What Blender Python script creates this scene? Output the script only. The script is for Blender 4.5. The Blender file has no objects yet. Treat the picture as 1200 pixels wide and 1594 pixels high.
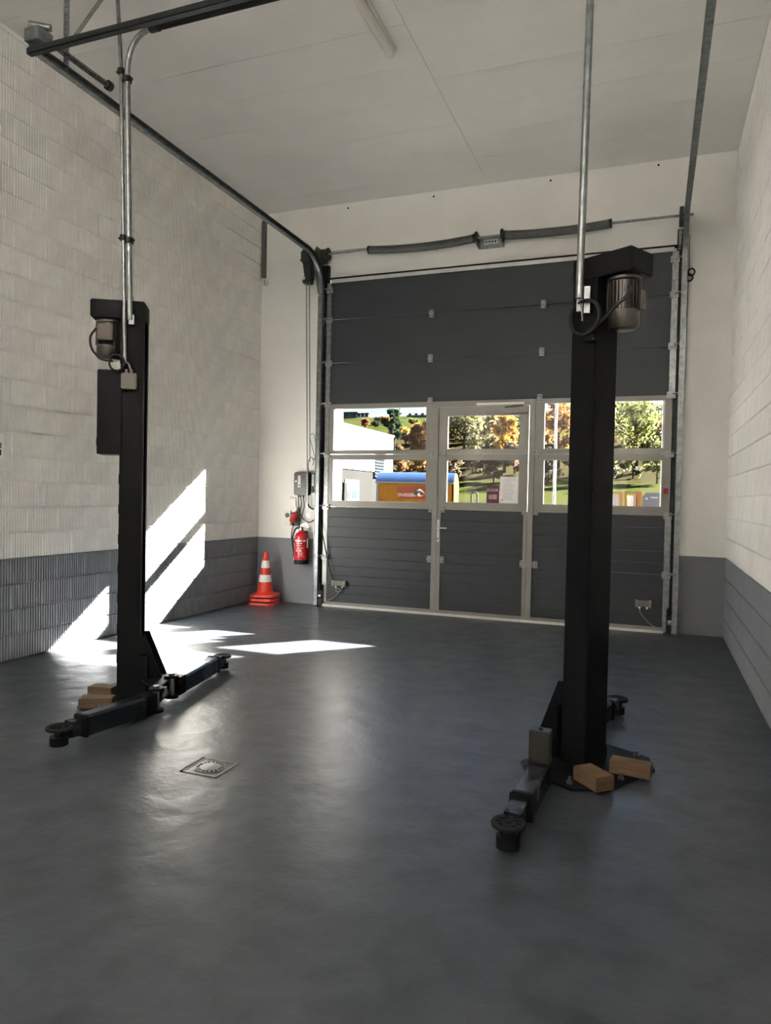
import bpy, bmesh, math, random
from mathutils import Vector, Matrix

# ------------------------------------------------------------------ camera
FPX, YAW, PITCH, ROLL = 1109.643, 0.35880, -0.02260, 0.02060
CAM = Vector((4.6676, -7.8663, 1.3484))
_cy, _sy = math.cos(YAW), math.sin(YAW)
FWD = Vector((-_sy * math.cos(PITCH), _cy * math.cos(PITCH), math.sin(PITCH)))
_r = Vector((_cy, _sy, 0)); _u = _r.cross(FWD)
RIGHT = math.cos(ROLL) * _r + math.sin(ROLL) * _u
UP = -math.sin(ROLL) * _r + math.cos(ROLL) * _u
scene = bpy.context.scene
col = scene.collection
cam = bpy.data.cameras.new('camera'); camo = bpy.data.objects.new('camera', cam); col.objects.link(camo)
cam.sensor_fit = 'HORIZONTAL'; cam.sensor_width = 36.0; cam.lens = FPX / 1200 * 36.0
cam.clip_start = 0.05; cam.clip_end = 1500
camo.matrix_world = Matrix(((RIGHT.x, UP.x, -FWD.x, CAM.x), (RIGHT.y, UP.y, -FWD.y, CAM.y),
                            (RIGHT.z, UP.z, -FWD.z, CAM.z), (0, 0, 0, 1)))
scene.camera = camo

# ------------------------------------------------------------------ sky, sun, exposure
SUN_TO = Vector((0.95, 1.0, 0.687)).normalized()
world = bpy.data.worlds.new('world'); scene.world = world; world.use_nodes = True
wn = world.node_tree; bg = wn.nodes['Background']
sky = wn.nodes.new('ShaderNodeTexSky'); sky.sky_type = 'NISHITA'; sky.sun_disc = False
sky.sun_elevation = math.asin(SUN_TO.z); sky.sun_rotation = math.atan2(SUN_TO.x, SUN_TO.y)
sky.altitude = 350; sky.air_density = 1.0; sky.dust_density = 0.6; sky.ozone_density = 1.4
wn.links.new(sky.outputs[0], bg.inputs[0]); bg.inputs[1].default_value = 0.15
sun = bpy.data.lights.new('sun', 'SUN'); suno = bpy.data.objects.new('sun', sun); col.objects.link(suno)
sun.energy = 135.0; sun.angle = math.radians(0.55); sun.color = (1.0, 0.953, 0.885)
suno.rotation_euler = (-SUN_TO).to_track_quat('-Z', 'Y').to_euler()
suno.location = (20, 22, 15)
FILL_POWER = 105.0          # radiance of the fill lamps added out of view behind the viewer
vs = scene.view_settings
vs.view_transform = 'Standard'; vs.look = 'None'; vs.exposure = 0.84; vs.gamma = 1.0; vs.use_curve_mapping = False
scene.cycles.max_bounces = 10; scene.cycles.diffuse_bounces = 8; scene.cycles.glossy_bounces = 4
scene.cycles.transparent_max_bounces = 16; scene.cycles.sample_clamp_indirect = 0.0
scene.cycles.caustics_reflective = False; scene.cycles.caustics_refractive = False
scene.cycles.use_denoising = True

# ------------------------------------------------------------------ pixel helpers (directions only; depth comes from the surface touched)
def ray(px, py):
    return RIGHT * ((px - 600) / FPX) - UP * ((py - 797) / FPX) + FWD
def aty(px, py, Y): d = ray(px, py); return CAM + d * ((Y - CAM.y) / d.y)
def atx(px, py, X): d = ray(px, py); return CAM + d * ((X - CAM.x) / d.x)
def atz(px, py, Z): d = ray(px, py); return CAM + d * ((Z - CAM.z) / d.z)

# ------------------------------------------------------------------ materials
MATS = {}
def mat(name, color, rough=0.6, metal=0.0, spec=0.5, noise=0.0, nscale=8.0, bump=0.0, bscale=60.0, color2=None,
        rvar=0.0, objvar=0.0, emit=None, estr=0.0, coat=0.0, stretch=None, transl=0.0):
    if name in MATS: return MATS[name]
    m = bpy.data.materials.new(name); m.use_nodes = True
    nt = m.node_tree; N = nt.nodes; L = nt.links; b = N['Principled BSDF']
    b.inputs['Base Color'].default_value = (*color, 1); b.inputs['Roughness'].default_value = rough
    b.inputs['Metallic'].default_value = metal; b.inputs['Specular IOR Level'].default_value = spec
    if coat: b.inputs['Coat Weight'].default_value = coat; b.inputs['Coat Roughness'].default_value = 0.15
    tc = N.new('ShaderNodeTexCoord'); src = tc.outputs['Object']
    if stretch:
        mp = N.new('ShaderNodeMapping'); mp.inputs['Scale'].default_value = stretch; L.new(src, mp.inputs[0]); src = mp.outputs[0]
    nz = N.new('ShaderNodeTexNoise'); nz.inputs['Scale'].default_value = nscale; nz.inputs['Detail'].default_value = 6
    L.new(src, nz.inputs['Vector'])
    last = None
    if noise or color2:
        mx = N.new('ShaderNodeMix'); mx.data_type = 'RGBA'
        c2 = color2 if color2 else tuple(max(0, c * (1 - noise)) for c in color)
        mx.inputs[6].default_value = (*color, 1); mx.inputs[7].default_value = (*c2, 1)
        rp = N.new('ShaderNodeValToRGB'); rp.color_ramp.elements[0].position = 0.35; rp.color_ramp.elements[1].position = 0.7
        L.new(nz.outputs[0], rp.inputs[0]); L.new(rp.outputs[0], mx.inputs[0]); last = mx.outputs[2]
    if objvar:
        oi = N.new('ShaderNodeObjectInfo'); hv = N.new('ShaderNodeHueSaturation')
        mr = N.new('ShaderNodeMapRange'); mr.inputs[3].default_value = 1 - objvar; mr.inputs[4].default_value = 1 + objvar
        L.new(oi.outputs['Random'], mr.inputs[0]); L.new(mr.outputs[0], hv.inputs['Value'])
        if last: L.new(last, hv.inputs['Color'])
        else: hv.inputs['Color'].default_value = (*color, 1)
        last = hv.outputs[0]
    if last: L.new(last, b.inputs['Base Color'])
    if rvar:
        mr = N.new('ShaderNodeMapRange'); mr.inputs[3].default_value = max(0.02, rough - rvar); mr.inputs[4].default_value = rough + rvar
        mr.inputs[1].default_value = 0.3; mr.inputs[2].default_value = 0.7
        L.new(nz.outputs[0], mr.inputs[0]); L.new(mr.outputs[0], b.inputs['Roughness'])
    if bump:
        n2 = N.new('ShaderNodeTexNoise'); n2.inputs['Scale'].default_value = bscale; n2.inputs['Detail'].default_value = 4
        L.new(src, n2.inputs['Vector'])
        bp = N.new('ShaderNodeBump'); bp.inputs['Strength'].default_value = bump; bp.inputs['Distance'].default_value = 0.01
        L.new(n2.outputs[0], bp.inputs['Height']); L.new(bp.outputs[0], b.inputs['Normal'])
    if emit:
        b.inputs['Emission Color'].default_value = (*emit, 1); b.inputs['Emission Strength'].default_value = estr
    if transl:
        out = N['Material Output']; tr = N.new('ShaderNodeBsdfTranslucent'); ms = N.new('ShaderNodeMixShader')
        ms.inputs[0].default_value = transl
        if last: L.new(last, tr.inputs[0])
        else: tr.inputs[0].default_value = (*color, 1)
        L.new(b.outputs[0], ms.inputs[1]); L.new(tr.outputs[0], ms.inputs[2]); L.new(ms.outputs[0], out.inputs[0])
    MATS[name] = m
    return m

WHITE = (0.82, 0.805, 0.775)
GREY = (0.205, 0.213, 0.232)
M_white = mat('white_paint', WHITE, 0.75, noise=0.05, nscale=2.5, bump=0.05, bscale=45)
M_ceil = mat('ceiling_paint', (0.82, 0.80, 0.77), 0.85, noise=0.05, nscale=1.6, bump=0.04, bscale=30)
M_grey = mat('grey_paint', GREY, 0.6, noise=0.08, nscale=3, bump=0.05, bscale=45)
M_brick_w = mat('brick_white', (0.82, 0.805, 0.775), 0.8, noise=0.07, nscale=9, bump=0.12, bscale=110, objvar=0.035)
M_brick_g = mat('brick_grey', (0.215, 0.225, 0.247), 0.7, noise=0.10, nscale=9, bump=0.12, bscale=110, objvar=0.04)
M_black = mat('black_powder_coat', (0.007, 0.007, 0.008), 0.5, spec=0.10, noise=0.2, nscale=4, rvar=0.08, bump=0.03, bscale=180)
M_arm = mat('arm_blue_black_paint', (0.012, 0.015, 0.021), 0.24, spec=0.5, noise=0.2, nscale=6, rvar=0.08)
M_rubber = mat('black_rubber', (0.010, 0.010, 0.010), 0.75, spec=0.25, noise=0.2, nscale=20, bump=0.1, bscale=90)
M_hole = mat('dark_void', (0.004, 0.004, 0.004), 0.9, spec=0.1, noise=0.1)
M_galv = mat('galvanised_steel', (0.30, 0.32, 0.32), 0.38, metal=0.85, noise=0.35, nscale=26, rvar=0.1)
M_galv_d = mat('dark_steel', (0.03, 0.034, 0.034), 0.45, metal=0.5, noise=0.3, nscale=18)
M_gear = mat('gear_housing', (0.028, 0.032, 0.032), 0.5, noise=0.25, nscale=14)
M_spring = mat('spring_steel', (0.22, 0.22, 0.21), 0.45, metal=0.6, noise=0.4, nscale=60)
M_alu = mat('anodised_aluminium', (0.24, 0.23, 0.21), 0.42, metal=0.25, noise=0.06, nscale=5, rvar=0.05)
M_stile = mat('white_steel_stile', (0.60, 0.60, 0.57), 0.45, metal=0.15, noise=0.12, nscale=20)
M_hinge = mat('hinge_zinc', (0.34, 0.34, 0.33), 0.4, metal=0.55, noise=0.3, nscale=40)
M_door = mat('anthracite_door', (0.031, 0.036, 0.040), 0.5, spec=0.45, noise=0.12, nscale=3, bump=0.10, bscale=140, stretch=(0.4, 1, 2.2))
M_cap_grey = mat('grey_plastic', (0.17, 0.155, 0.135), 0.55, noise=0.06)
M_motor = mat('motor_aluminium', (0.10, 0.09, 0.078), 0.35, metal=0.6, noise=0.3, nscale=22)
M_term = mat('terminal_box_tan', (0.10, 0.075, 0.052), 0.5, noise=0.1)
M_wood = mat('raw_timber', (0.14, 0.085, 0.04), 0.75, color2=(0.07, 0.042, 0.019), nscale=7, bump=0.25, bscale=50, stretch=(1, 1, 9))
M_red = mat('extinguisher_red', (0.56, 0.012, 0.020), 0.22, coat=0.5, noise=0.05)
M_cone = mat('cone_red_orange', (0.66, 0.038, 0.018), 0.4, noise=0.12, nscale=12)
M_conew = mat('cone_reflective_white', (0.72, 0.72, 0.68), 0.45, noise=0.08, nscale=40)
M_plug = mat('red_plug', (0.55, 0.02, 0.03), 0.35, noise=0.1)
M_plastic_w = mat('white_plastic', (0.72, 0.69, 0.63), 0.4, noise=0.04)
M_opener = mat('control_box_dark_grey', (0.030, 0.030, 0.032), 0.35, noise=0.08)
M_label = mat('silver_label', (0.50, 0.49, 0.46), 0.4, noise=0.1, nscale=40)
M_cable = mat('black_cable', (0.012, 0.012, 0.012), 0.5, spec=0.35, noise=0.1)
M_cableg = mat('grey_cable', (0.22, 0.22, 0.21), 0.5, noise=0.1)
M_paper = mat('white_paper', (0.80, 0.79, 0.78), 0.7, noise=0.03)
M_ink = mat('grey_print', (0.32, 0.31, 0.32), 0.7, noise=0.1)
M_maroon = mat('maroon_print', (0.085, 0.008, 0.035), 0.45, noise=0.15, nscale=30)
M_pink = mat('pink_print', (0.55, 0.22, 0.25), 0.5, noise=0.1)
M_redstick = mat('red_sticker', (0.42, 0.008, 0.012), 0.45, noise=0.05)
M_drain = mat('drain_cast_steel', (0.20, 0.20, 0.19), 0.4, metal=0.4, noise=0.25, nscale=30)
M_tube = mat('lamp_diffuser_off', (0.70, 0.69, 0.63), 0.3, noise=0.03)
M_lit = mat('fill_lamp_lit', (0.8, 0.78, 0.72), 0.4, noise=0.02, emit=(1.0, 0.97, 0.92), estr=FILL_POWER)

def floor_material():
    m = bpy.data.materials.new('floor_epoxy'); m.use_nodes = True
    nt = m.node_tree; N = nt.nodes; L = nt.links; b = N['Principled BSDF']
    tc = N.new('ShaderNodeTexCoord')
    def noise(sc, det, vec=None, dist=0.0):
        n = N.new('ShaderNodeTexNoise'); n.inputs['Scale'].default_value = sc; n.inputs['Detail'].default_value = det
        n.inputs['Distortion'].default_value = dist
        L.new(vec or tc.outputs['Object'], n.inputs['Vector']); return n
    def rng(src, a, b_, lo=0.3, hi=0.7):
        r = N.new('ShaderNodeMapRange'); r.inputs[1].default_value = lo; r.inputs[2].default_value = hi
        r.inputs[3].default_value = a; r.inputs[4].default_value = b_; L.new(src, r.inputs[0]); return r
    big = noise(0.9, 4, dist=0.2); mid = noise(5.5, 5, dist=0.12); fine = noise(42, 4)
    mx = N.new('ShaderNodeMix'); mx.data_type = 'RGBA'
    mx.inputs[6].default_value = (0.054, 0.061, 0.071, 1); mx.inputs[7].default_value = (0.043, 0.049, 0.057, 1)
    L.new(rng(big.outputs[0], 0, 1).outputs[0], mx.inputs[0])
    mx2 = N.new('ShaderNodeMix'); mx2.data_type = 'RGBA'; mx2.inputs[7].default_value = (0.026, 0.030, 0.035, 1)
    L.new(mx.outputs[2], mx2.inputs[6]); L.new(rng(mid.outputs[0], 0, 0.9, 0.45, 0.75).outputs[0], mx2.inputs[0])
    L.new(mx2.outputs[2], b.inputs['Base Color'])
    ad = N.new('ShaderNodeMath'); ad.operation = 'ADD'
    L.new(rng(mid.outputs[0], 0.27, 0.37, 0.1, 0.9).outputs[0], ad.inputs[0]); L.new(rng(big.outputs[0], 0.0, 0.07, 0.1, 0.9).outputs[0], ad.inputs[1])
    L.new(ad.outputs[0], b.inputs['Roughness'])
    b.inputs['Specular IOR Level'].default_value = 0.42
    bp = N.new('ShaderNodeBump'); bp.inputs['Strength'].default_value = 0.40; bp.inputs['Distance'].default_value = 0.018
    L.new(mid.outputs[0], bp.inputs['Height'])
    b2 = N.new('ShaderNodeBump'); b2.inputs['Strength'].default_value = 0.25; b2.inputs['Distance'].default_value = 0.003
    L.new(fine.outputs[0], b2.inputs['Height']); L.new(bp.outputs[0], b2.inputs['Normal']); L.new(b2.outputs[0], b.inputs['Normal'])
    return m
M_floor = floor_material()

def glass_material():
    m = bpy.data.materials.new('window_pane_clear'); m.use_nodes = True
    nt = m.node_tree; N = nt.nodes; L = nt.links; N.remove(N['Principled BSDF'])
    t = N.new('ShaderNodeBsdfTransparent'); t.inputs[0].default_value = (0.96, 0.97, 0.965, 1)
    g = N.new('ShaderNodeBsdfGlossy'); g.inputs['Roughness'].default_value = 0.02
    nz = N.new('ShaderNodeTexNoise'); nz.inputs['Scale'].default_value = 3
    lw = N.new('ShaderNodeLayerWeight'); lw.inputs[0].default_value = 0.5
    pw = N.new('ShaderNodeMath'); pw.operation = 'POWER'; pw.inputs[1].default_value = 5.0; L.new(lw.outputs['Facing'], pw.inputs[0])
    fr = N.new('ShaderNodeMapRange'); fr.inputs[3].default_value = 0.035; fr.inputs[4].default_value = 0.9; L.new(pw.outputs[0], fr.inputs[0])
    mr = N.new('ShaderNodeMapRange'); mr.inputs[3].default_value = 0.9; mr.inputs[4].default_value = 1.0
    L.new(nz.outputs[0], mr.inputs[0]); L.new(mr.outputs[0], g.inputs[0])
    x = N.new('ShaderNodeMixShader'); L.new(fr.outputs[0], x.inputs[0]); L.new(t.outputs[0], x.inputs[1]); L.new(g.outputs[0], x.inputs[2])
    L.new(x.outputs[0], N['Material Output'].inputs[0]); return m
M_glass = glass_material()

# ------------------------------------------------------------------ mesh helpers
class G:
    def __init__(self): self.v = []; self.f = []; self.mi = []; self.cur = 0
    def add(self, vs_, fs):
        o = len(self.v); self.v += [tuple(p) for p in vs_]
        for f in fs: self.f.append(tuple(i + o for i in f)); self.mi.append(self.cur)
        return self
    def bx(self, x0, x1, y0, y1, z0, z1):
        return self.add([(x0, y0, z0), (x1, y0, z0), (x1, y1, z0), (x0, y1, z0), (x0, y0, z1), (x1, y0, z1), (x1, y1, z1), (x0, y1, z1)],
                        [(3, 2, 1, 0), (4, 5, 6, 7), (0, 1, 5, 4), (1, 2, 6, 5), (2, 3, 7, 6), (3, 0, 4, 7)])
    def ob(self, c, a, b, h):        # box from a centre and three half-axis vectors
        c, a, b, h = Vector(c), Vector(a), Vector(b), Vector(h)
        P = [c + sa * a + sb * b + sh * h for sh in (-1, 1) for sa, sb in ((-1, -1), (1, -1), (1, 1), (-1, 1))]
        return self.add(P, [(3, 2, 1, 0), (4, 5, 6, 7), (0, 1, 5, 4), (1, 2, 6, 5), (2, 3, 7, 6), (3, 0, 4, 7)])
    def prism(self, bottom, top):
        n = len(bottom)
        return self.add(list(bottom) + list(top), [tuple(range(n - 1, -1, -1)), tuple(range(n, 2 * n))] +
                        [(i, (i + 1) % n, n + (i + 1) % n, n + i) for i in range(n)])
    def poly(self, pts, d):          # flat polygon given thickness along d
        d = Vector(d); return self.prism([Vector(p) for p in pts], [Vector(p) + d for p in pts])
    def cyl(self, p0, p1, r0, r1=None, n=16, caps=True):
        p0, p1 = Vector(p0), Vector(p1); r1 = r0 if r1 is None else r1
        d = (p1 - p0).normalized(); a = d.orthogonal().normalized(); b = d.cross(a)
        ring = lambda p, r: [p + r * (math.cos(2 * math.pi * i / n) * a + math.sin(2 * math.pi * i / n) * b) for i in range(n)]
        fs = [(i, (i + 1) % n, n + (i + 1) % n, n + i) for i in range(n)]
        if caps: fs += [tuple(range(n - 1, -1, -1)), tuple(range(n, 2 * n))]
        return self.add(ring(p0, r0) + ring(p1, r1), fs)
    def tube(self, path, r, n=8, caps=True):
        P = [Vector(p) for p in path]; R = r if isinstance(r, (list, tuple)) else [r] * len(P)
        up = None; V = []
        for i, p in enumerate(P):
            t = (P[min(i + 1, len(P) - 1)] - P[max(i - 1, 0)]).normalized()
            if up is None: up = t.orthogonal().normalized()
            up = (up - t * up.dot(t))
            up = up.normalized() if up.length > 1e-6 else t.orthogonal().normalized()
            b = t.cross(up)
            V += [p + R[i] * (math.cos(2 * math.pi * k / n) * up + math.sin(2 * math.pi * k / n) * b) for k in range(n)]
        F = [(i * n + k, i * n + (k + 1) % n, (i + 1) * n + (k + 1) % n, (i + 1) * n + k) for i in range(len(P) - 1) for k in range(n)]
        if caps: F += [tuple(range(n - 1, -1, -1)), tuple((len(P) - 1) * n + k for k in range(n))]
        return self.add(V, F)
    def lathe(self, prof, c, n=28, axis=(0, 0, 1), xdir=None):
        c = Vector(c); ax = Vector(axis).normalized(); a = Vector(xdir).normalized() if xdir else ax.orthogonal().normalized(); b = ax.cross(a)
        V = [c + ax * z + r * (math.cos(2 * math.pi * k / n) * a + math.sin(2 * math.pi * k / n) * b) for r, z in prof for k in range(n)]
        F = [(i * n + k, i * n + (k + 1) % n, (i + 1) * n + (k + 1) % n, (i + 1) * n + k) for i in range(len(prof) - 1) for k in range(n)]
        F += [tuple(range(n - 1, -1, -1)), tuple((len(prof) - 1) * n + k for k in range(n))]
        return self.add(V, F)
    def sweep(self, path, prof, side):   # profile (s along side, t along the path normal) swept on a planar path
        side = Vector(side); P = [Vector(p) for p in path]; V = []; n = len(prof)
        for i, p in enumerate(P):
            t = (P[min(i + 1, len(P) - 1)] - P[max(i - 1, 0)]).normalized(); nn = side.cross(t).normalized()
            V += [p + s * side + q * nn for s, q in prof]
        F = [(i * n + k, i * n + (k + 1) % n, (i + 1) * n + (k + 1) % n, (i + 1) * n + k) for i in range(len(P) - 1) for k in range(n)]
        F += [tuple(range(n - 1, -1, -1)), tuple((len(P) - 1) * n + k for k in range(n))]
        return self.add(V, F)
    def mesh(self, name, mats, base=(0, 0, 0), bevel=0.0, smooth=False, recalc=True):
        me = bpy.data.meshes.new(name); b = Vector(base)
        me.from_pydata([tuple(Vector(p) - b) for p in self.v], [], self.f)
        for m in (mats if isinstance(mats, (list, tuple)) else [mats]): me.materials.append(m)
        if any(self.mi): me.polygons.foreach_set('material_index', self.mi)
        if recalc or bevel:
            bm = bmesh.new(); bm.from_mesh(me)
            if recalc: bmesh.ops.recalc_face_normals(bm, faces=bm.faces)
            if bevel:
                es = [e for e in bm.edges if len(e.link_faces) == 2 and e.calc_face_angle(0) > 0.6]
                bmesh.ops.bevel(bm, geom=es, offset=bevel, segments=2, affect='EDGES', clamp_overlap=True)
            bm.to_mesh(me); bm.free()
        if smooth:
            me.polygons.foreach_set('use_smooth', [True] * len(me.polygons))
            try: me.set_sharp_from_angle(angle=math.radians(40))
            except Exception: pass
        me.update(); return me

def new_obj(name, data, parent=None, loc=(0, 0, 0)):
    o = bpy.data.objects.new(name, data); col.objects.link(o); o.location = loc
    if parent is not None: o.parent = parent
    return o
def root_base(p):
    while p.parent is not None: p = p.parent
    return p.location
SMALL = {'hanger_hole', 'stitch_weld', 'cooling_fin', 'screw', 'plate_dot', 'grate_bar', 'pad_stud', 'print_line', 'louvre'}
def part(g, name, m, parent, **k):
    o = new_obj(name, g.mesh(name, m, base=root_base(parent), **k), parent)
    if name in SMALL: o['kind'] = 'stuff'
    return o
def thing(name, loc, label, cat, group=None, kind=None):
    e = bpy.data.objects.new(name, None); col.objects.link(e); e.location = loc; e.empty_display_size = 0.1
    return tag(e, label, cat, group, kind)
def tag(o, label, cat=None, group=None, kind=None):
    if label: o['label'] = label
    if cat: o['category'] = cat
    if group: o['group'] = group
    if kind: o['kind'] = kind
    return o
def solo(g, name, m, label, cat, group=None, kind=None, **k):
    zs = min(p[2] for p in g.v); cx = sum(p[0] for p in g.v) / len(g.v); cy = sum(p[1] for p in g.v) / len(g.v)
    b = (cx, cy, zs); o = new_obj(name, g.mesh(name, m, base=b, **k), None, b)
    return tag(o, label, cat, group, kind)
def text_part(s, size, loc, m, parent, name='lettering', rx=90, rz=0, align='CENTER', ext=0.001):
    c = bpy.data.curves.new(name, 'FONT'); c.body = s; c.size = size; c.extrude = ext; c.align_x = align; c.align_y = 'CENTER'
    c.materials.append(m); c.resolution_u = 3
    tmp = bpy.data.objects.new(name, c); col.objects.link(tmp); bpy.context.view_layer.update()
    me = bpy.data.meshes.new_from_object(tmp.evaluated_get(bpy.context.evaluated_depsgraph_get())); bpy.data.objects.remove(tmp)
    me.name = name; me.materials.clear(); me.materials.append(m)
    o = bpy.data.objects.new(name, me); col.objects.link(o); o.parent = parent
    o.location = Vector(loc) - Vector(root_base(parent)); o.rotation_euler = (math.radians(rx), 0, math.radians(rz)); return o
def spline(pts, n=8):
    P = [Vector(p) for p in pts]; P = [2 * P[0] - P[1]] + P + [2 * P[-1] - P[-2]]; out = []
    for i in range(1, len(P) - 2):
        a, b, c, d = P[i - 1:i + 3]
        for k in range(n):
            t = k / n
            out.append(0.5 * (2 * b + (c - a) * t + (2 * a - 5 * b + 4 * c - d) * t * t + (3 * b - a - 3 * c + d) * t ** 3))
    out.append(P[-2]); return out

# ================================================================== THE SETTING
W, H, YR = 5.3555, 4.835, -13.6      # room width, height, rear wall
BAND = 0.80                          # height of the grey painted band
OX0, OX1, OZ, WT = 0.90, 4.735, 3.94, 0.55   # door opening, wall thickness

g = G().bx(-0.3, W + 0.3, YR - 0.2, WT, -0.2, 0.0)
solo(g, 'floor', M_floor, 'grey glossy sealed concrete workshop floor', kind='structure', cat=None)

# ceiling slab with boards of 0.495 m, two rows that are offset by half a board
g = G().bx(-0.3, W + 0.3, YR - 0.2, WT, H + 0.012, H + 0.25)
ceiling = solo(g, 'ceiling', M_ceil, 'white painted board ceiling', kind='structure', cat=None)
random.seed(5)
JX = 2.857
def ceiling_boards(x0, x1, first):
    y = first; k = 0
    while y > -5.2:
        y1 = y; y0 = max(y - 0.4935, -5.3)
        gap = {3: 0.003, 2: 0.002}.get(k % 5, 0.0012)
        if abs(y0 + 2.84) < 0.05: gap = 0.006
        b = G().bx(x0 + 0.0022, x1 - 0.0022, y0 + gap, y1 - 0.0006, H + random.uniform(-0.0008, 0.0008), H + 0.013)
        part(b, 'ceiling_board', M_ceil, ceiling); y = y0; k += 1
ceiling_boards(0.0, JX, 0.125 - 0.0065); ceiling_boards(JX, W, 0.125 - 0.25 + 0.0)
b = G().bx(JX, W, -0.125, 0.0, H, H + 0.013); part(b, 'ceiling_board', M_ceil, ceiling)
b = G().bx(0, W, YR, -5.302, H, H + 0.013); part(b, 'ceiling_board', M_ceil, ceiling)

# back wall around the door opening (two paint colours, split at the band)
g = G()
for x0, x1 in ((-0.3, OX0), (OX1, W + 0.3)):
    g.cur = 1; g.bx(x0, x1, 0, WT, 0, BAND); g.cur = 0; g.bx(x0, x1, 0, WT, BAND, H + 0.012)
g.bx(OX0, OX1, 0, WT, OZ, H + 0.012)
wall_back = solo(g, 'wall_back', [M_white, M_grey], 'smooth white end wall with grey painted base around the big door', kind='structure', cat=None)
for px, py in ((542, 324), (675, 306), (857, 281), (1025, 257)):
    q = aty(px, py, 0); part(G().cyl(q + Vector((0, -0.003, 0)), q + Vector((0, 0.01, 0)), 0.011, n=10), 'drill_hole', M_hole, wall_back)

# side walls: mortar slab + every brick in view
BL, BH = 0.307, 0.200
def brick_mesh(L, ribs, depth, seed, name):
    rnd = random.Random(seed); pitch = L / ribs; gw = pitch * 0.40
    prof = [(0.0, 0.0)]
    for i in range(ribs):
        y = i * pitch; d = depth * rnd.uniform(0.7, 1.15); j = rnd.uniform(-0.06, 0.06) * pitch
        a = y + pitch - gw + j * 0.5
        if i < ribs - 1: prof += [(a, 0), (a + gw * 0.25, -d), (a + gw * 0.75, -d), (a + gw, 0)]
    prof += [(L, 0.0)]
    z0, z1 = 0.0, BH - 0.009
    V, F = [], []
    # three levels: a thin ledge at the foot, flat shaft, top
    for z, dx in ((z0, -0.003), (z0 + 0.008, 0.0), (z1 - 0.006, 0.0), (z1, -0.0025)):
        V += [(x + dx, y, z) for y, x in prof]
    n = len(prof)
    for l in range(3):
        F += [(l * n + i, l * n + i + 1, (l + 1) * n + i + 1, (l + 1) * n + i) for i in range(n - 1)]
    o = len(V); V += [(-0.03, 0, z0), (-0.03, L, z0), (-0.03, 0, z1), (-0.03, L, z1)]
    F += [tuple([o, o + 1] + list(range(n - 1, -1, -1))), tuple(list(range(3 * n, 4 * n)) + [o + 3, o + 2])]
    F += [(o, 0, n, 2 * n, 3 * n, o + 2), (n - 1, o + 1, o + 3, 4 * n - 1, 3 * n - 1, 2 * n - 1)]
    gg = G(); gg.add(V, F); return gg
bl = BL - 0.006
BR = {}
for key, m in (('w', M_brick_w), ('g', M_brick_g)):
    BR[key] = [brick_mesh(bl, 12, 0.0140, s, '').mesh('brick', m, recalc=True) for s in range(4)]
    BR[key + 's'] = [brick_mesh(bl, 12, 0.0060, 20 + s, '').mesh('brick', m, recalc=True) for s in range(3)]
    BR[key + 'h'] = [brick_mesh(BL / 2 - 0.006, 6, 0.0022, 9, '').mesh('brick_half', m, recalc=True)]
ribbed = [brick_mesh(bl, 12, 0.0140, s_, '') for s_ in range(3)]
def brick_wall(name, X, sgn, ymin, label):
    g = G()
    xa, xb = (X - 0.3, X - 0.0165) if sgn > 0 else (X + 0.0165, X + 0.3)
    g.cur = 1; g.bx(xa, xb, YR, 0.0, 0, BAND); g.cur = 0; g.bx(xa, xb, YR, 0.0, BAND, H + 0.012)
    g.bx(X - 0.02 if sgn > 0 else X + 0.002, X - 0.002 if sgn > 0 else X + 0.02, YR, 0, 24 * BH + 0.002, H)
    w = solo(g, name, [M_white, M_grey], label, None, kind='structure')
    base = Vector(w.location); rnd = random.Random(3 if sgn > 0 else 4); far = G()
    for r in range(24):
        key = 'g' if r < 4 else 'w'; z = r * BH + 0.003
        y = 0.0; k = 0
        while y > YR + 0.35:
            half = (r % 2 == 1 and k == 0); L = BL / 2 if half else BL
            y0 = y - L
            P0 = Vector((X, y0 + L / 2, z + BH / 2)) - CAM; dep = P0.dot(FWD)
            seen = dep > 0.3 and -30 < 600 + FPX * P0.dot(RIGHT) / dep < 1230 and -40 < 797 - FPX * P0.dot(UP) / dep < 1634
            if seen and y0 > ymin:
                ms = BR[key + 'h'] if half else (BR[key + 's'] if (y0 > -0.95 or sgn < 0) else BR[key])
                o = bpy.data.objects.new('brick', rnd.choice(ms)); col.objects.link(o); o.parent = w
                dx = rnd.uniform(-0.0012, 0.0012)
                if sgn > 0: o.location = Vector((X + dx, y0 + 0.003, z)) - base
                else: o.location = Vector((X + dx, y - 0.003, z)) - base; o.rotation_euler = (0, 0, math.pi)
            else:
                far.cur = 1 if r < 4 else 0
                a, b2 = (X - 0.02, X + rnd.uniform(-0.001, 0.001)) if sgn > 0 else (X - rnd.uniform(-0.001, 0.001), X + 0.02)
                if y0 > -5.6 and sgn > 0 and not half:
                    rb = ribbed[rnd.randrange(3)]
                    far.add([(X + p[0], y0 + 0.003 + p[1], z + p[2]) for p in rb.v], rb.f)
                else: far.bx(a, b2, y0 + 0.003, y - 0.003, z, z + BH - 0.006)
            y = y0; k += 1
    o = part(far, 'brick_field', [M_brick_w, M_brick_g], w); o['kind'] = 'stuff'
    return w
wall_left = brick_wall('wall_left', 0.0, 1, -5.0, 'long wall of ribbed bricks painted white over a grey base, sun patch on it')
wall_right = brick_wall('wall_right', W, -1, -4.0, 'brick wall painted white over grey beside the right lift post')
g = G(); g.cur = 1; g.bx(-0.3, W + 0.3, YR - 0.2, YR, 0, BAND); g.cur = 0; g.bx(-0.3, W + 0.3, YR - 0.2, YR, BAND, H + 0.012)
solo(g, 'wall_rear', [M_white, M_grey], 'plain white rear wall behind the viewer', None, kind='structure')

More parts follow.
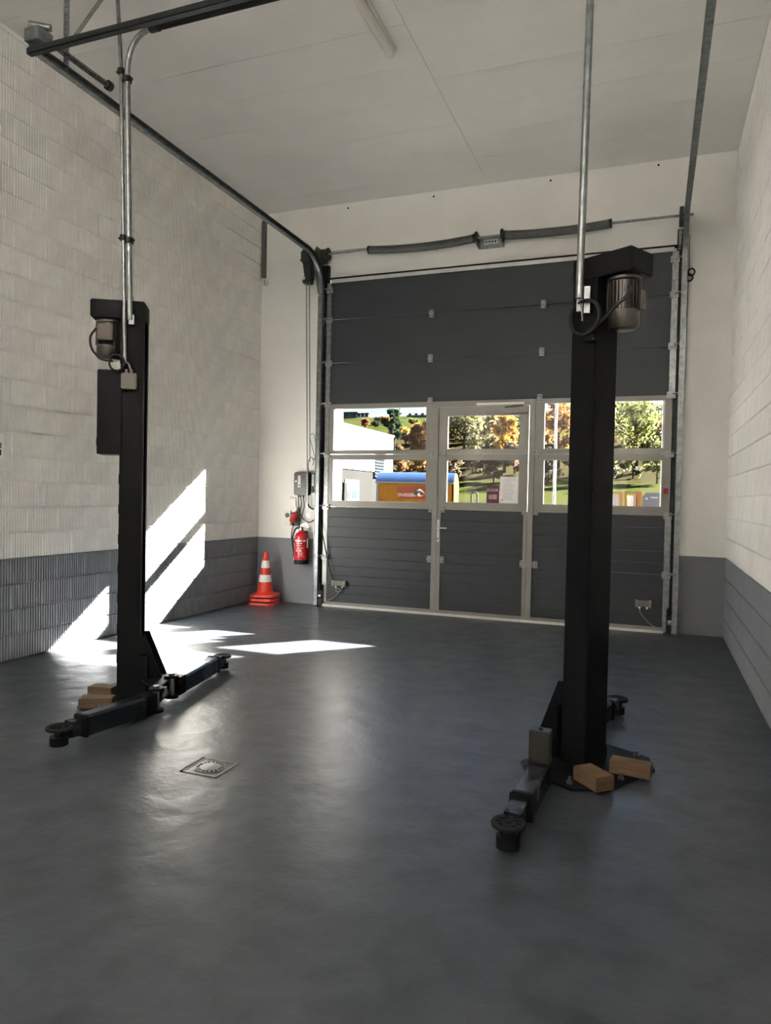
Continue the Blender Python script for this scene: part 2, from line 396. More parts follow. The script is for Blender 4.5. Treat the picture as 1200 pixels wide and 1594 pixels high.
# ================================================================== SECTIONAL DOOR
door = thing('door_1', (2.9, -0.03, 0), 'dark grey overhead sectional garage door with window row and wicket door', None, kind='structure')
DY0, DY1 = -0.052, -0.012
def panel(x0, x1, z0, z1, grooves=0):
    prof = [(DY0, z0 + 0.002)]
    for i in range(grooves):
        zc = z0 + (z1 - z0) * (i + 1) / (grooves + 1)
        prof += [(DY0, zc - 0.006), (DY0 + 0.0025, zc - 0.002), (DY0 + 0.0025, zc + 0.002), (DY0, zc + 0.006)]
    prof += [(DY0, z1 - 0.007), (DY0 + 0.006, z1 - 0.001), (DY1, z1 - 0.001), (DY1, z0 + 0.002)]
    g = G().prism([(x0, y, z) for y, z in prof], [(x1, y, z) for y, z in prof])
    return part(g, 'door_panel', M_door, door)
PX0, PX1 = 0.99, 4.785
WL0, WL1, WR0, WR1 = 2.305, 2.412, 3.382, 3.448
Z = [0.055, 0.60, 1.205, 1.835, 2.432, 2.927, 3.445, 3.885]
for z0, z1 in ((Z[0], Z[1]), (Z[1], Z[2])):
    panel(PX0, WL0, z0, z1, 4); panel(WL1 - 0.03, WR0, z0, z1, 4); panel(WR1, PX1, z0, z1, 4)
for z0, z1 in ((Z[4], Z[5]), (Z[5], Z[6]), (Z[6], Z[7])): panel(PX0, PX1, z0, z1)
def glazed(x0, x1, z0, z1, gx0, gx1, gz0, gz1):
    g = G()
    g.bx(x0, gx0, DY0, DY1, z0, z1).bx(gx1, x1, DY0, DY1, z0, z1).bx(gx0, gx1, DY0, DY1, z0, gz0).bx(gx0, gx1, DY0, DY1, gz1, z1)
    f = part(g, 'glazed_section', M_alu, door)
    b = 0.008
    bd = G().bx(gx0, gx0 + b, DY0 + 0.006, DY1 - .004, gz0, gz1).bx(gx1 - b, gx1, DY0 + 0.006, DY1 - .004, gz0, gz1)
    bd.bx(gx0 + b, gx1 - b, DY0 + 0.006, DY1 - .004, gz0, gz0 + b).bx(gx0 + b, gx1 - b, DY0 + 0.006, DY1 - .004, gz1 - b, gz1)
    part(bd, 'glazing_bead', M_alu, f)
    part(G().bx(gx0 + 0.002, gx1 - 0.002, -0.036, -0.030, gz0 + 0.002, gz1 - 0.002), 'pane', M_glass, f)
zm = Z[3]
glazed(PX0, WL0 - 0.002, Z[2], zm - 0.002, 1.040, 2.228, 1.274, 1.778)
glazed(PX0, WL0 - 0.002, zm + 0.002, Z[4], 1.040, 2.216, 1.878, 2.384)
glazed(WL1 - 0.044, WR0 - 0.002, Z[2], zm - 0.002, 2.462, 3.290, 1.286, 1.778)
glazed(WL1 - 0.044, WR0 - 0.002, zm + 0.002, 2.362, 2.462, 3.290, 1.886, 2.272)
glazed(WR1 + 0.002, PX1 + 0.035, Z[2], zm - 0.002, 3.545, 4.752, 1.286, 1.778)
glazed(WR1 + 0.002, PX1 + 0.035, zm + 0.002, Z[4], 3.540, 4.762, 1.886, 2.390)
part(G().bx(WL0, WR1, DY0 - 0.004, DY1, 2.366, Z[4]), 'wicket_header', M_alu, door)
for x0, x1 in ((WL0, WL0 + 0.058), (WR0 + 0.006, WR1)):
    part(G().bx(x0, x1, DY0 - 0.012, DY1, 0.05, 2.366), 'wicket_post', M_alu, door, bevel=0.003)
for x0, x1 in ((WL1 - 0.044, WL1), (WR0 - 0.036, WR0)):
    part(G().bx(x0, x1, DY0 - 0.008, DY0, 0.06, Z[2]), 'leaf_edge_strip', M_alu, door)
part(G().bx(0.94, 4.825, DY0 - 0.012, DY1, 0.026, 0.060), 'bottom_rail', M_alu, door, bevel=0.002)
part(G().bx(0.95, 4.80, DY0 - 0.03, DY1 + .01, 0.0, 0.026), 'threshold_seal', M_stile, door, bevel=0.004)
part(G().bx(0.98, 4.80, DY0 - 0.004, DY1, Z[7], Z[7] + 0.042), 'top_rail', M_stile, door)
part(G().bx(0.96, 4.83, DY0 + 0.008, 0.0, Z[7] + 0.044, Z[7] + 0.066), 'top_seal', M_rubber, door)
for x0, x1 in ((0.935, 0.992), (4.786, 4.845)):
    for z0, z1 in ((0.03, Z[1]), (Z[1], Z[2]), (Z[2], Z[3]), (Z[3], Z[4]), (Z[4], Z[5]), (Z[5], Z[6]), (Z[6], Z[7])):
        right = x0 > 2
        if right and Z[2] - 0.01 < z0 < Z[4] - 0.01: continue
        part(G().bx(x0, x1, DY0 - 0.007, DY1, z0 + 0.004, z1 - 0.004), 'end_stile', M_galv if (right or z0 > 1.2) else M_stile, door, bevel=0.002)
# roller brackets on each seam at both edges
for s, xe in ((1, 0.94), (-1, 4.842)):
    for zb in (Z[1], Z[2], Z[3], Z[4], Z[5], Z[6], 3.80):
        b = part(G().bx(min(xe - s * 0.01, xe + s * 0.075), max(xe - s * 0.01, xe + s * 0.075), -0.078, -0.058, zb - 0.035, zb + 0.03), 'roller_bracket', M_hinge, door, bevel=0.003)
        r = G().cyl((xe + s * 0.02, -0.088, zb + 0.012), (xe - s * 0.055, -0.088, zb + 0.012), 0.008, n=8)
        r.cyl((xe - s * 0.03, -0.088, zb + 0.012), (xe - s * 0.052, -0.088, zb + 0.012), 0.022, n=14)
        part(r, 'roller', M_galv, b, smooth=True)
        part(G().bx(xe + s * 0.01, xe + s * 0.06, -0.096, -0.078, zb - 0.012, zb + 0.004), 'bracket_slide', M_galv, b)
    lo = part(G().bx(min(xe - s * 0.035, xe + s * 0.02), max(xe - s * 0.035, xe + s * 0.02), -0.10, -0.06, 0.03, 0.26), 'cable_break_guard', M_galv_d, door, bevel=0.004)
    part(G().cyl((xe - s * .03, -0.085, .12), (xe + s * .005, -0.085, .12), 0.03, n=14), 'cable_wheel', M_galv, lo, smooth=True)
    part(G().ob((xe - s * 0.012, -0.112, 0.235), (0.018, 0, 0.006), (0, 0.014, 0), (0, 0, 0.045)), 'rubber_stop', M_rubber, lo)
# hinges
def hinge(xc, zc, w=0.052, h=0.085):
    f = part(G().bx(xc - w / 2, xc + w / 2, DY0 - 0.018, DY0 - 0.013, zc - h / 2, zc + h / 2), 'hinge', M_hinge, door, bevel=0.0015)
    k = G().cyl((xc - w / 2, DY0 - 0.022, zc), (xc + w / 2, DY0 - 0.022, zc), 0.009, n=8)
    part(k, 'hinge_knuckle', M_hinge, f, smooth=True)
    sc = G()
    for sx in (-1, 1):
        for sz in (-1, 1): sc.cyl((xc + sx * w * .3, DY0 - .018, zc + sz * h * .3), (xc + sx * w * .3, DY0 - .022, zc + sz * h * .3), .006, n=6)
    part(sc, 'screw', M_galv_d, f)
    part(G().bx(xc - w / 2, xc + w / 2, DY0 - 0.013, DY0, zc - h / 2, zc + h / 2), 'hinge_block', M_hinge, f)
for zc in (Z[1] + .035, Z[2] + .005, zm):
    for xc in (WL0 - 0.016, WL1 + 0.02): hinge(xc, zc, 0.066 if zc < 1 else 0.05, 0.075)
for zc in (Z[1] + .035, Z[2] + .005, zm):
    for xc in (WR0 - 0.03, WR1 + 0.03): hinge(xc, zc, 0.066 if zc < 1 else 0.05, 0.075)
for xc, zc in ((2.249, 3.43), (2.247, 2.927), (3.505, 3.443), (3.499, 2.935), (2.256, 2.437), (3.490, 2.437)): hinge(xc, zc)
# handle, door closer, sticker, control boxes on the door
hp = part(G().bx(2.372, 2.402, DY0 - 0.019, DY0 - 0.008, 0.84, 1.09), 'handle_plate', M_stile, door, bevel=0.004)
lv = G().tube(spline([(2.387, DY0 - 0.012, 1.0), (2.387, DY0 - 0.06, 1.0), (2.40, DY0 - 0.072, 1.0), (2.50, DY0 - 0.070, 0.998)], 6), 0.010, 8)
part(lv, 'lever_handle', M_stile, hp, smooth=True)
part(G().cyl((2.385, DY0 - .018, .875), (2.385, DY0 - .026, .875), .009, n=10), 'lock_cylinder', M_galv_d, hp)
dc = part(G().bx(2.80, 3.33, DY0 - 0.03, DY0 - 0.005, 2.375, 2.402), 'door_closer_rail', M_plastic_w, door, bevel=0.003)
part(G().bx(3.10, 3.372, DY0 - 0.055, DY0 - 0.009, 2.285, 2.335), 'door_closer_body', M_alu, dc, bevel=0.004)
part(G().ob((3.22, DY0 - 0.03, 2.355), (0.10, 0, 0.008), (0, 0.008, 0), (0, 0, 0.006)), 'closer_arm', M_galv_d, dc)
part(G().bx(4.762, 4.806, DY0 - 0.003, DY0, 1.425, 1.485), 'red_reflector_sticker', M_redstick, door)
def door_box(xc, zc, w, pts):
    b = part(G().bx(xc - w / 2, xc + w / 2, DY0 - 0.05, DY0, zc - 0.03, zc + 0.03), 'safety_edge_box', M_cap_grey, door, bevel=0.005)
    for sx in (-1, 1):
        part(G().bx(xc + sx * w / 2 - .012, xc + sx * w / 2 + .012, DY0 - .054, DY0, zc - .038, zc + .036), 'box_lug', M_alu, b, bevel=.003)
        part(G().cyl((xc + sx * w * .28, DY0 - .025, zc - .03), (xc + sx * w * .28, DY0 - .025, zc - .055), .011, n=8), 'cable_gland', M_plastic_w, b)
    part(G().tube(spline(pts, 6), 0.006, 6), 'cable', M_cableg, b, smooth=True)
door_box(4.60, 0.295, 0.13, [(4.565, DY0 - .025, .24), (4.58, DY0 - .03, .19), (4.66, DY0 - .02, .10), (4.72, DY0 - .01, .06)])
door_box(1.17, 0.29, 0.15, [(1.215, DY0 - .025, .235), (1.19, DY0 - .04, .19), (1.14, DY0 - .045, .20), (1.15, DY0 - .04, .235), (1.19, DY0 - .04, .21), (1.12, DY0 - .03, .12), (1.0, DY0 - .015, .06)])
cb = G().tube(spline([(0.905, -0.10, 1.02), (0.96, -0.10, 0.84), (1.02, -0.10, 0.58), (1.09, -0.095, 0.36), (1.12, -0.085, 0.30)], 8), 0.007, 6)
part(cb, 'spiral_cable', M_cable, door, smooth=True)

# ---------------------------------------------------------------- tracks
def track(name, X, s, ylast, label):
    t = thing(name, (X, -0.1, 0), label, 'door track', 'door tracks')
    R = 0.40; zc = 4.172 - R; yc = -0.088 - R
    path = [(X, -0.088, 0.01), (X, -0.088, 2.0), (X, -0.088, zc)]
    path += [(X, yc + R * math.cos(a), zc + R * math.sin(a)) for a in [math.pi / 2 * i / 12 for i in range(1, 13)]]
    path += [(X, -2.0, 4.172), (X, ylast, 4.172)]
    c = 0.028; tk = 0.003
    prof = [(-.022, -c), (.026, -c), (.026, -c + tk), (-.018, -c + tk), (-.018, c - tk), (.026, c - tk), (.026, c), (-.022, c)]
    prof = [(s * a, b) for a, b in prof]
    part(G().sweep(path, prof, (1, 0, 0)), 'running_rail', M_galv, t)
    xa, xb = sorted((X - s * 0.026, X - s * 0.022)); part(G().bx(xa, xb, -0.125, 0.0, 0.0, 3.72), 'angle_flange', M_galv, t)
    xa, xb = sorted((X - s * 0.02, X + s * 0.075)); part(G().bx(xa, xb, -0.008, 0.0, 0.0, 3.95), 'angle_back', M_galv_d, t)
    # plate under the curve, brackets
    xa, xb = sorted((X - s * 0.024, X - s * 0.020))
    part(G().prism([(xa, -0.01, 3.72), (xa, -0.15, 3.75), (xa, -0.30, 4.15), (xa, -0.20, 4.29), (xa, -0.01, 4.29)], [(xb, -0.01, 3.72), (xb, -0.15, 3.75), (xb, -0.30, 4.15), (xb, -0.20, 4.29), (xb, -0.01, 4.29)]), 'corner_plate', M_galv, t)
    xa, xb = sorted((X - s * 0.005, X + s * 0.075))
    part(G().bx(xa, xb, -0.05, 0.0, 3.93, 4.10), 'flag_bracket', M_galv_d, t, bevel=0.003)
    hang = part(G().bx(X - .02, X - .016, -4.075, -4.03, 4.15, H).bx(X - .02, X + .02, -4.075, -4.071, 4.15, H), 'hanger_angle', M_galv, t)
    ho = G()
    z = 4.25
    while z < H - .02: ho.cyl((X - .0, -4.0765, z), (X - .0, -4.0705, z), .006, n=6); z += .05
    part(ho, 'hanger_hole', M_galv_d, hang)
    d = Vector((s * 0.56, 0, 0.50)); 
    part(G().ob(Vector((X + s * .27, -4.06, 4.585)), d / 2, (0, .003, 0), Vector((-.50 * s, 0, .56)).normalized() * .016), 'hanger_brace', M_galv, t)
    part(G().bx(X - .02, X + .02, -1.30, -1.26, 4.2, H).bx(X - .02, X + .02, -1.305, -1.255, H - .006, H), 'hanger_strap', M_galv, t) if False else None
    e = part(G().bx(X - .03, X + .09, ylast - .03, ylast + .09, 4.19, 4.275), 'end_bracket', M_galv, t, bevel=.004)
    part(G().cyl((X - .02, ylast, 4.315), (X + .10, ylast + .06, 4.30), .022, n=12), 'stop_roller', M_galv, e, smooth=True)
    sp = G(); sp.cyl((X + s * .08, ylast + .1, 4.222), (X + s * .08, ylast + .60, 4.232), .009, n=10)
    b = part(sp, 'buffer_rod', M_galv_d, t, smooth=True)
    hx = [(X + s * .08 + .017 * math.cos(a), ylast + .1 + .50 * a / (2 * math.pi * 26), 4.222 + .01 * a / (2 * math.pi * 26) + .017 * math.sin(a)) for a in [2 * math.pi * i / 9 for i in range(26 * 9 + 1)]]
    part(G().tube(hx, .0045, 5), 'buffer_spring', M_spring, b, smooth=True)
    part(G().cyl((X + s * .08, ylast + .59, 4.232), (X + s * .08, ylast + .62, 4.233), .034, n=16), 'buffer_head', M_galv_d, b, smooth=True)
    return t
track('door_track', 0.872, 1, -4.36, 'galvanised door track along the left brick wall, curving up to the ceiling')
track('door_track', 4.900, -1, -4.36, 'galvanised door track on the right side of the door, near the right wall')

# torsion spring shaft
sh = thing('torsion_spring_shaft', (2.9, -0.12, 4.1), 'torsion spring shaft with two grey coil springs above the overhead door', 'spring shaft')
SY, SZ = -0.12, 4.21
part(G().cyl((0.62, SY, SZ), (4.965, SY, SZ), 0.0127, n=12), 'shaft', M_galv, sh, smooth=True)
part(G().cyl((0.93, SY - .04, SZ + .012), (1.50, SY - .04, SZ + .006), 0.003, n=6), 'lift_cable', M_galv_d, sh)
def coil(x0, x1, sag0, sag1):
    turns = int((x1 - x0) / 0.0105); n = 14; P = []
    for i in range(turns * n + 1):
        t = i / (turns * n); a = 2 * math.pi * i / n
        zc = SZ - .004 - sag0 * 4 * t * (1 - t) - sag1 * t
        P.append((x0 + (x1 - x0) * t, SY + .042 * math.cos(a), zc + .042 * math.sin(a)))
    return G().tube(P, .0052, 5)
for x0, x1, s0, s1 in ((1.50, 2.735, 0.030, 0.0), (3.085, 4.17, 0.022, 0.0)):
    c = part(coil(x0, x1, s0, s1), 'torsion_spring', M_spring, sh, smooth=True)
    for xx in (x0 - .02, x1 - .01): part(G().cyl((xx, SY, SZ - .002), (xx + .03, SY, SZ - .002), .046, n=16), 'spring_cone', M_galv_d, c, smooth=True)
cbk = part(G().bx(2.765, 3.055, -.012, 0, 4.12, 4.25).bx(2.765, 2.775, -.16, 0, 4.13, 4.27).bx(3.045, 3.055, -.16, 0, 4.13, 4.27), 'centre_bracket', M_galv, sh)
for xx in (2.755, 3.04): part(G().cyl((xx, SY, SZ), (xx + .022, SY, SZ), .066, n=18), 'bearing_flange', M_galv_d, cbk, smooth=True)
sc = part(G().bx(2.83, 2.985, -.016, -.012, 4.165, 4.215), 'data_plate', M_stile, cbk)
dots = G()
for i in range(4): dots.cyl((2.855 + i * .034, -.019, 4.188), (2.855 + i * .034, -.0155, 4.188), .010, n=8)
part(dots, 'plate_dot', M_hole, sc)
for x0, x1, r in ((0.885, 0.965, 0.062), ):
    d = part(G().cyl((x0, SY, SZ), (x1, SY, SZ), r, n=20), 'cable_drum', M_gear, sh, smooth=True)
    part(G().cyl((x1, SY, SZ), (x1 + .012, SY, SZ), r + .012, n=20), 'drum_flange', M_gear, d, smooth=True)
    part(G().bx(0.885, 0.95, SY - .03, SY + .03, SZ - .10, SZ - .05), 'drum_block', M_gear, d)
part(G().bx(4.835, 4.875, SY - .06, 0, SZ - .075, SZ + .07).bx(4.855, 4.875, SY - .03, SY + .03, SZ - .11, SZ - .07), 'end_bearing', M_gear, sh, bevel=.004)
part(G().cyl((4.835, SY, SZ - .185), (4.865, SY, SZ - .185), .04, n=16).bx(4.84, 4.86, SY - .03, 0, SZ - .30, SZ - .17), 'pulley_bracket', M_hinge, sh, smooth=True)
gb = part(G().bx(0.645, 0.775, -.22, -.03, 4.11, 4.27), 'gearbox', M_gear, sh, bevel=.02)
part(G().prism([(0.66, -.19, 4.15), (0.78, -.19, 4.15), (0.77, -.19, 3.93), (0.70, -.19, 3.90)], [(0.66, -.08, 4.15), (0.78, -.08, 4.15), (0.77, -.08, 3.93), (0.70, -.08, 3.90)]), 'chain_guide_arm', M_gear, gb)
part(G().bx(0.672, 0.775, -.21, -.10, 3.865, 3.955), 'chain_wheel_housing', M_gear, gb, bevel=.01)
part(G().cyl((0.695, -.21, 3.925), (0.695, -.225, 3.925), .02, n=12), 'release_knob', M_plastic_w, gb)
part(G().cyl((0.60, -.13, 4.17), (0.66, -.13, 4.17), .012, n=8), 'shaft_stub', M_galv, gb)
# hand chain loop
ch = thing('hand_chain', (0.73, -0.16, 1.4), 'thin hanging steel pull chain beside the left door edge', 'chain')
def chain(P, name):
    g = G(); P = [Vector(p) for p in P]
    for i in range(len(P) - 1):
        d = P[i + 1] - P[i]; a = d.normalized(); s = Vector((1, 0, 0)) if i % 2 else Vector((0, 1, 0))
        s = (s - a * s.dot(a)).normalized(); t = a.cross(s)
        g.ob((P[i] + P[i + 1]) / 2, d * .62, s * .006, t * .0022)
    o = part(g, name, M_galv, ch, recalc=False); o['kind'] = 'stuff'
def seg(a, b, n): a, b = Vector(a), Vector(b); return [a + (b - a) * i / n for i in range(n + 1)]
chain(seg((0.705, -0.16, 3.87), (0.775, -0.16, 1.05), 150), 'chain_fall')
chain(seg((0.745, -0.16, 3.87), (0.795, -0.16, 1.74), 110), 'chain_fall')
part(G().tube(spline([(0.745, -0.1, 1.60), (0.735, -.08, 1.74), (0.765, -.07, 1.80), (0.80, -.07, 1.76), (0.80, -.09, 1.70)], 6), .006, 6), 'chain_hook', M_galv, ch, smooth=True)
part(G().bx(0.79, 0.86, -.09, 0, 1.765, 1.785), 'hook_bracket', M_galv, ch)

# cross bar between the track ends
g = G().bx(0.86, 4.91, -4.388, -4.382, 4.110, 4.150).bx(0.86, 4.91, -4.388, -4.345, 4.110, 4.116)
solo(g, 'track_crossbar', M_galv_d, 'dark steel crossbar joining the door track ends under the ceiling', 'crossbar', bevel=.003)

# ================================================================== TWO-POST LIFT
TH = math.radians(30)
def lift(m, cx, cy, label, pivF, padF, pivR, padR, ctrl):
    t = thing('car_lift_post', (cx, cy, 0), label, 'car lift', 'two-post car lift')
    U = Vector((m * math.cos(TH), math.sin(TH), 0)); V = Vector((-m * math.sin(TH), math.cos(TH), 0)); C = Vector((cx, cy, 0))
    P = lambda u, v, z=0.0: C + U * u + V * v + Vector((0, 0, z))
    def lbox(g, u0, u1, v0, v1, z0, z1): return g.ob(P((u0 + u1) / 2, (v0 + v1) / 2, (z0 + z1) / 2), U * (u1 - u0) / 2, V * (v1 - v0) / 2, (0, 0, (z1 - z0) / 2))
    a, b = 0.070, 0.094
    prof = [(-a, -b), (a, -b), (a, -b + .045), (a - .008, -b + .045), (a - .008, -b + .008), (-a + .008, -b + .008),
            (-a + .008, b - .008), (a - .008, b - .008), (a - .008, b - .045), (a, b - .045), (a, b), (-a, b)]
    c = part(G().prism([P(u, v, .012) for u, v in prof], [P(u, v, 2.44) for u, v in prof]), 'column', M_black, t, bevel=.004)
    # stitch welds on the two rear edges
    w = G(); z = .25
    while z < 2.3: w.cyl(P(-a - .001, -b + .010, z), P(-a - .001, -b + .010, z + .06), .0035, n=6); z += .19
    part(w, 'stitch_weld', M_black, c)
    part(lbox(G(), -a + .012, -a + .02, -.05, .05, .1, 2.4), 'inner_cover', M_hole, c)
    part(G().cyl(P(.01, 0, .05), P(.01, 0, 2.42), .018, n=12), 'lead_screw', M_galv_d, c, smooth=True)
    # base plate with anchors and gussets
    pl = [(-.28, -.20), (-.17, -.335), (.10, -.335), (.20, -.25), (.20, .25), (.10, .335), (-.17, .335), (-.28, .20)]
    bp = part(G().prism([P(u, v, 0) for u, v in pl], [P(u, v, .012) for u, v in pl]), 'base_plate', M_black, t)
    for u, v in ((-.128, -.290), (-.245, -.045), (-.128, .285), (.12, -.24), (.12, .24)):
        part(G().cyl(P(u, v, .012), P(u, v, .024), .016, n=6).cyl(P(u, v, .024), P(u, v, .045), .008, n=8), 'anchor_bolt', M_galv, bp)
    for s in (1,):
        q = [(s * b, .012), (s * (b + .07), .012), (s * (b + .07), .05), (s * b, .22)]
        part(G().prism([P(-.03, v, z) for v, z in q], [P(-.02, v, z) for v, z in q]), 'gusset', M_black, t)
    # head cover + motor
    hc = part(lbox(G(), -.255, a + .002, -b - .002, b + .002, 2.435, 2.545), 'head_cover', M_black, t, bevel=.006)
    mo = P(-.16, 0, 0); r = .066
    pf = [(r + .014, 2.425), (r + .014, 2.412), (r, 2.408), (r, 2.265), (r + .008, 2.262), (r + .010, 2.20), (r - .004, 2.182), (r - .03, 2.178)]
    mt = part(G().lathe(pf[::-1], mo, 28), 'motor', M_motor, t, smooth=True)
    fins = G()
    for i in range(26):
        an = 2 * math.pi * i / 26; d = Vector((math.cos(an), math.sin(an), 0)); s_ = Vector((-math.sin(an), math.cos(an), 0))
        fins.ob(mo + d * (r + .005) + Vector((0, 0, 2.337)), d * .009, s_ * .0022, (0, 0, .066))
    part(fins, 'cooling_fin', M_motor, mt, recalc=False)
    tv = (-.125, -.062) if ctrl else (.062, .125)
    part(lbox(G(), -.205, -.115, *tv, 2.285, 2.385), 'terminal_box', M_term, mt, bevel=.006)
    part(lbox(G(), -.15, -a, -.03, .03, 2.40, 2.436), 'motor_mount', M_black, mt)
    # carriage in the post mouth and the two arms
    cg = part(lbox(G(), -.03, .052, -.08, .08, .04, .60), 'carriage', M_black, t)
    part(lbox(G(), a + .002, a + .05, -.13, .13, .05, .30), 'carriage_front', M_black, cg, bevel=.004)
    for s in (-1, 1):
        v = s * .085
        part(G().prism([P(a, v - .006, .05), P(a + .15, v - .006, .05), P(a + .15, v - .006, .12), P(a + .03, v - .006, .42), P(a, v - .006, .42)],
                       [P(a, v + .006, .05), P(a + .15, v + .006, .05), P(a + .15, v + .006, .12), P(a + .03, v + .006, .42), P(a, v + .006, .42)]), 'carriage_brace', M_black, cg)
    def arm(piv, pad, hgt, block, ext=.66):
        A = Vector((piv[0], piv[1], 0)); B = Vector((pad[0], pad[1], 0)); d = (B - A); L = d.length; d.normalize(); s_ = Vector((-d.y, d.x, 0))
        Zz = lambda z: Vector((0, 0, z))
        z0, z1 = .028, hgt
        w_ = .046
        bv = .012
        pr = [(-w_, z0), (w_, z0), (w_, z1 - bv), (w_ - bv, z1), (-w_ + bv, z1), (-w_, z1 - bv)]
        e0, e1 = .03, L * ext
        ar = part(G().prism([A + d * e0 + s_ * x + Zz(z) for x, z in pr], [A + d * e1 + s_ * x + Zz(z) for x, z in pr]), 'lift_arm', M_arm, t, bevel=.003)
        part(G().prism([A + d * (e1 - .012) + s_ * x * 1.10 + Zz(.024 + (z - z0) * 1.06) for x, z in pr], [A + d * (e1 + .006) + s_ * x * 1.10 + Zz(.024 + (z - z0) * 1.06) for x, z in pr]), 'arm_collar', M_black, ar)
        w2 = w_ * .74
        pr2 = [(-w2, z0 + .012), (w2, z0 + .012), (w2, z1 - .016), (-w2, z1 - .016)]
        part(G().prism([A + d * (e1 - .05) + s_ * x + Zz(z) for x, z in pr2], [A + d * (L - .055) + s_ * x + Zz(z) for x, z in pr2]), 'arm_extension', M_arm, ar, bevel=.003)
        part(G().ob(A + d * (L - .04) + Zz((z0 + z1) / 2 - .02), d * .045, s_ * .03, Zz(.022)).cyl(B + Zz(.016), B + Zz(.06), .047, n=20), 'pad_socket', M_black, ar, smooth=True)
        tz = z1 - .026
        pd = part(G().cyl(B + Zz(.05), B + Zz(tz - .012), .020, n=14), 'pad_spindle', M_galv_d, ar, smooth=True)
        part(G().lathe([(.052, tz - .020), (.066, tz - .016), (.068, tz - .006), (.064, tz), (.050, tz), (.048, tz - .003)], B, 24), 'support_pad', M_rubber, ar, smooth=True)
        nub = G()
        for i in range(8):
            an = 2 * math.pi * i / 8; nub.cyl(B + Vector((.040 * math.cos(an), .040 * math.sin(an), tz - .004)), B + Vector((.040 * math.cos(an), .040 * math.sin(an), tz + .003)), .010, n=8)
        nub.cyl(B + Zz(tz - .004), B + Zz(tz + .003), .012, n=8)
        part(nub, 'pad_stud', M_rubber, ar)
        # pivot: fork plates, pin, gear block
        kn = A + d * .03
        part(G().cyl(A + Zz(.02), A + Zz(.035), .046, n=18), 'pivot_fork', M_black, ar, smooth=True)
        part(G().cyl(A + Zz(z1 + .012), A + Zz(z1 + .026), .046, n=18), 'pivot_fork', M_black, ar, smooth=True)
        part(G().cyl(A + Zz(.015), A + Zz(z1 + .038), .019, n=14), 'pivot_pin', M_galv, ar, smooth=True)
        part(G().ob(A + d * .075 + Zz((z0 + z1) / 2), d * .045, s_ * w_, Zz((z1 - z0) / 2 + .004)), 'arm_root', M_black, ar, bevel=.004)
        if block:
            bk = part(G().ob(A + d * .06 + Zz(z1 + .075), d * .035, s_ * .047, Zz(.075)), 'arm_lock_block', mat('lock_block_paint', (0.022, 0.020, 0.017), 0.4, noise=0.1) if block == 2 else M_black, ar, bevel=.004)
            part(G().cyl(A + d * .06 + Zz(z1 + .15), A + d * .06 + Zz(z1 + .158), .011, n=6), 'lock_bolt', M_galv_d, bk)
        return ar
    arm(pivF, padF, .140, 2 if m < 0 else 0, .66 if m < 0 else .80)
    arm(pivR, padR, .140, 0, .80)
    # arm bracket tying the pivots to the carriage
    A, B = Vector((pivF[0], pivF[1], 0)), Vector((pivR[0], pivR[1], 0)); K = P(a + .02, 0, 0)
    for z in (.052, .14):
        part(G().prism([A + Vector((0, 0, z)), B + Vector((0, 0, z)), P(a + .02, .13, z), P(a + .02, -.13, z)], [A + Vector((0, 0, z + .012)), B + Vector((0, 0, z + .012)), P(a + .02, .13, z + .012), P(a + .02, -.13, z + .012)]), 'arm_bracket', M_black, cg)
    if ctrl:
        cbx = part(lbox(G(), -.205, -a + .012, -b - .012, .075, 1.575, 2.105), 'control_cabinet', M_black, t, bevel=.004)
        part(lbox(G(), -.225, -.205, -.03, .015, 1.63, 1.685), 'rotary_switch', M_cable, cbx, bevel=.004)
        part(lbox(G(), -.208, -.204, -.085, .068, 1.60, 2.08), 'cabinet_door', M_black, cbx)
        jb = part(lbox(G(), -.058, .035, -b - .045, -b - .001, 1.985, 2.085), 'junction_box', M_cap_grey, t, bevel=.006)
        part(G().cyl(P(-.03, -b - .022, 2.085), P(-.03, -b - .022, 2.11), .009, n=8).cyl(P(-.0, -b - .022, 2.085), P(-.0, -b - .022, 2.11), .009, n=8), 'cable_gland', M_cap_grey, jb)
        lp = [P(-.085 + .045 * math.cos(x), -b - .028 - .004 * x / 6.3, 2.145 + .05 * math.sin(x)) for x in [2 * math.pi * i / 16 for i in range(16 * 3 + 1)]]
        part(G().tube(lp, .0065, 6), 'cable_coil', M_cable, t, smooth=True)
        part(G().tube(spline([P(-.215, -.10, 2.36), P(-.25, -.10, 2.30), P(-.235, -.10, 2.22), P(-.17, -.11, 2.165), P(-.11, -.12, 2.155)], 8), .007, 6), 'motor_cable', M_cable, t, smooth=True)
        part(G().tube(spline([P(-.12, -.10, 2.33), P(-.10, -.11, 2.25), P(-.125, -.11, 2.20), P(-.10, -.12, 2.17)], 8), .006, 6), 'motor_cable', M_cable, t, smooth=True)
        part(G().tube(spline([P(-.05, -b - .03, 2.13), P(-.02, -b - .03, 2.15), P(-.0, -b - .025, 2.10)], 6), .006, 6), 'control_cable', M_cableg, t, smooth=True)
    else:
        lp = [P(-.045 - .082 * math.cos(x), -b - .055 - .005 * math.sin(x * .33), 2.235 + .082 * math.sin(x)) for x in [2 * math.pi * i / 24 for i in range(24 * 3 + 1)]]
        part(G().tube(lp, .0085, 6), 'cable_coil', M_cable, t, smooth=True)
        part(G().tube(spline([P(-.04, -b - .05, 2.155), P(-.12, -b - .045, 2.20), P(-.20, -b - .03, 2.27), P(-.245, -.08, 2.33), P(-.225, -.06, 2.37)], 8), .0085, 6), 'motor_cable', M_cable, t, smooth=True)
        part(lbox(G(), -.09, -.03, -b - .05, -b, 2.12, 2.19), 'coil_hook', M_black, t)
    return t
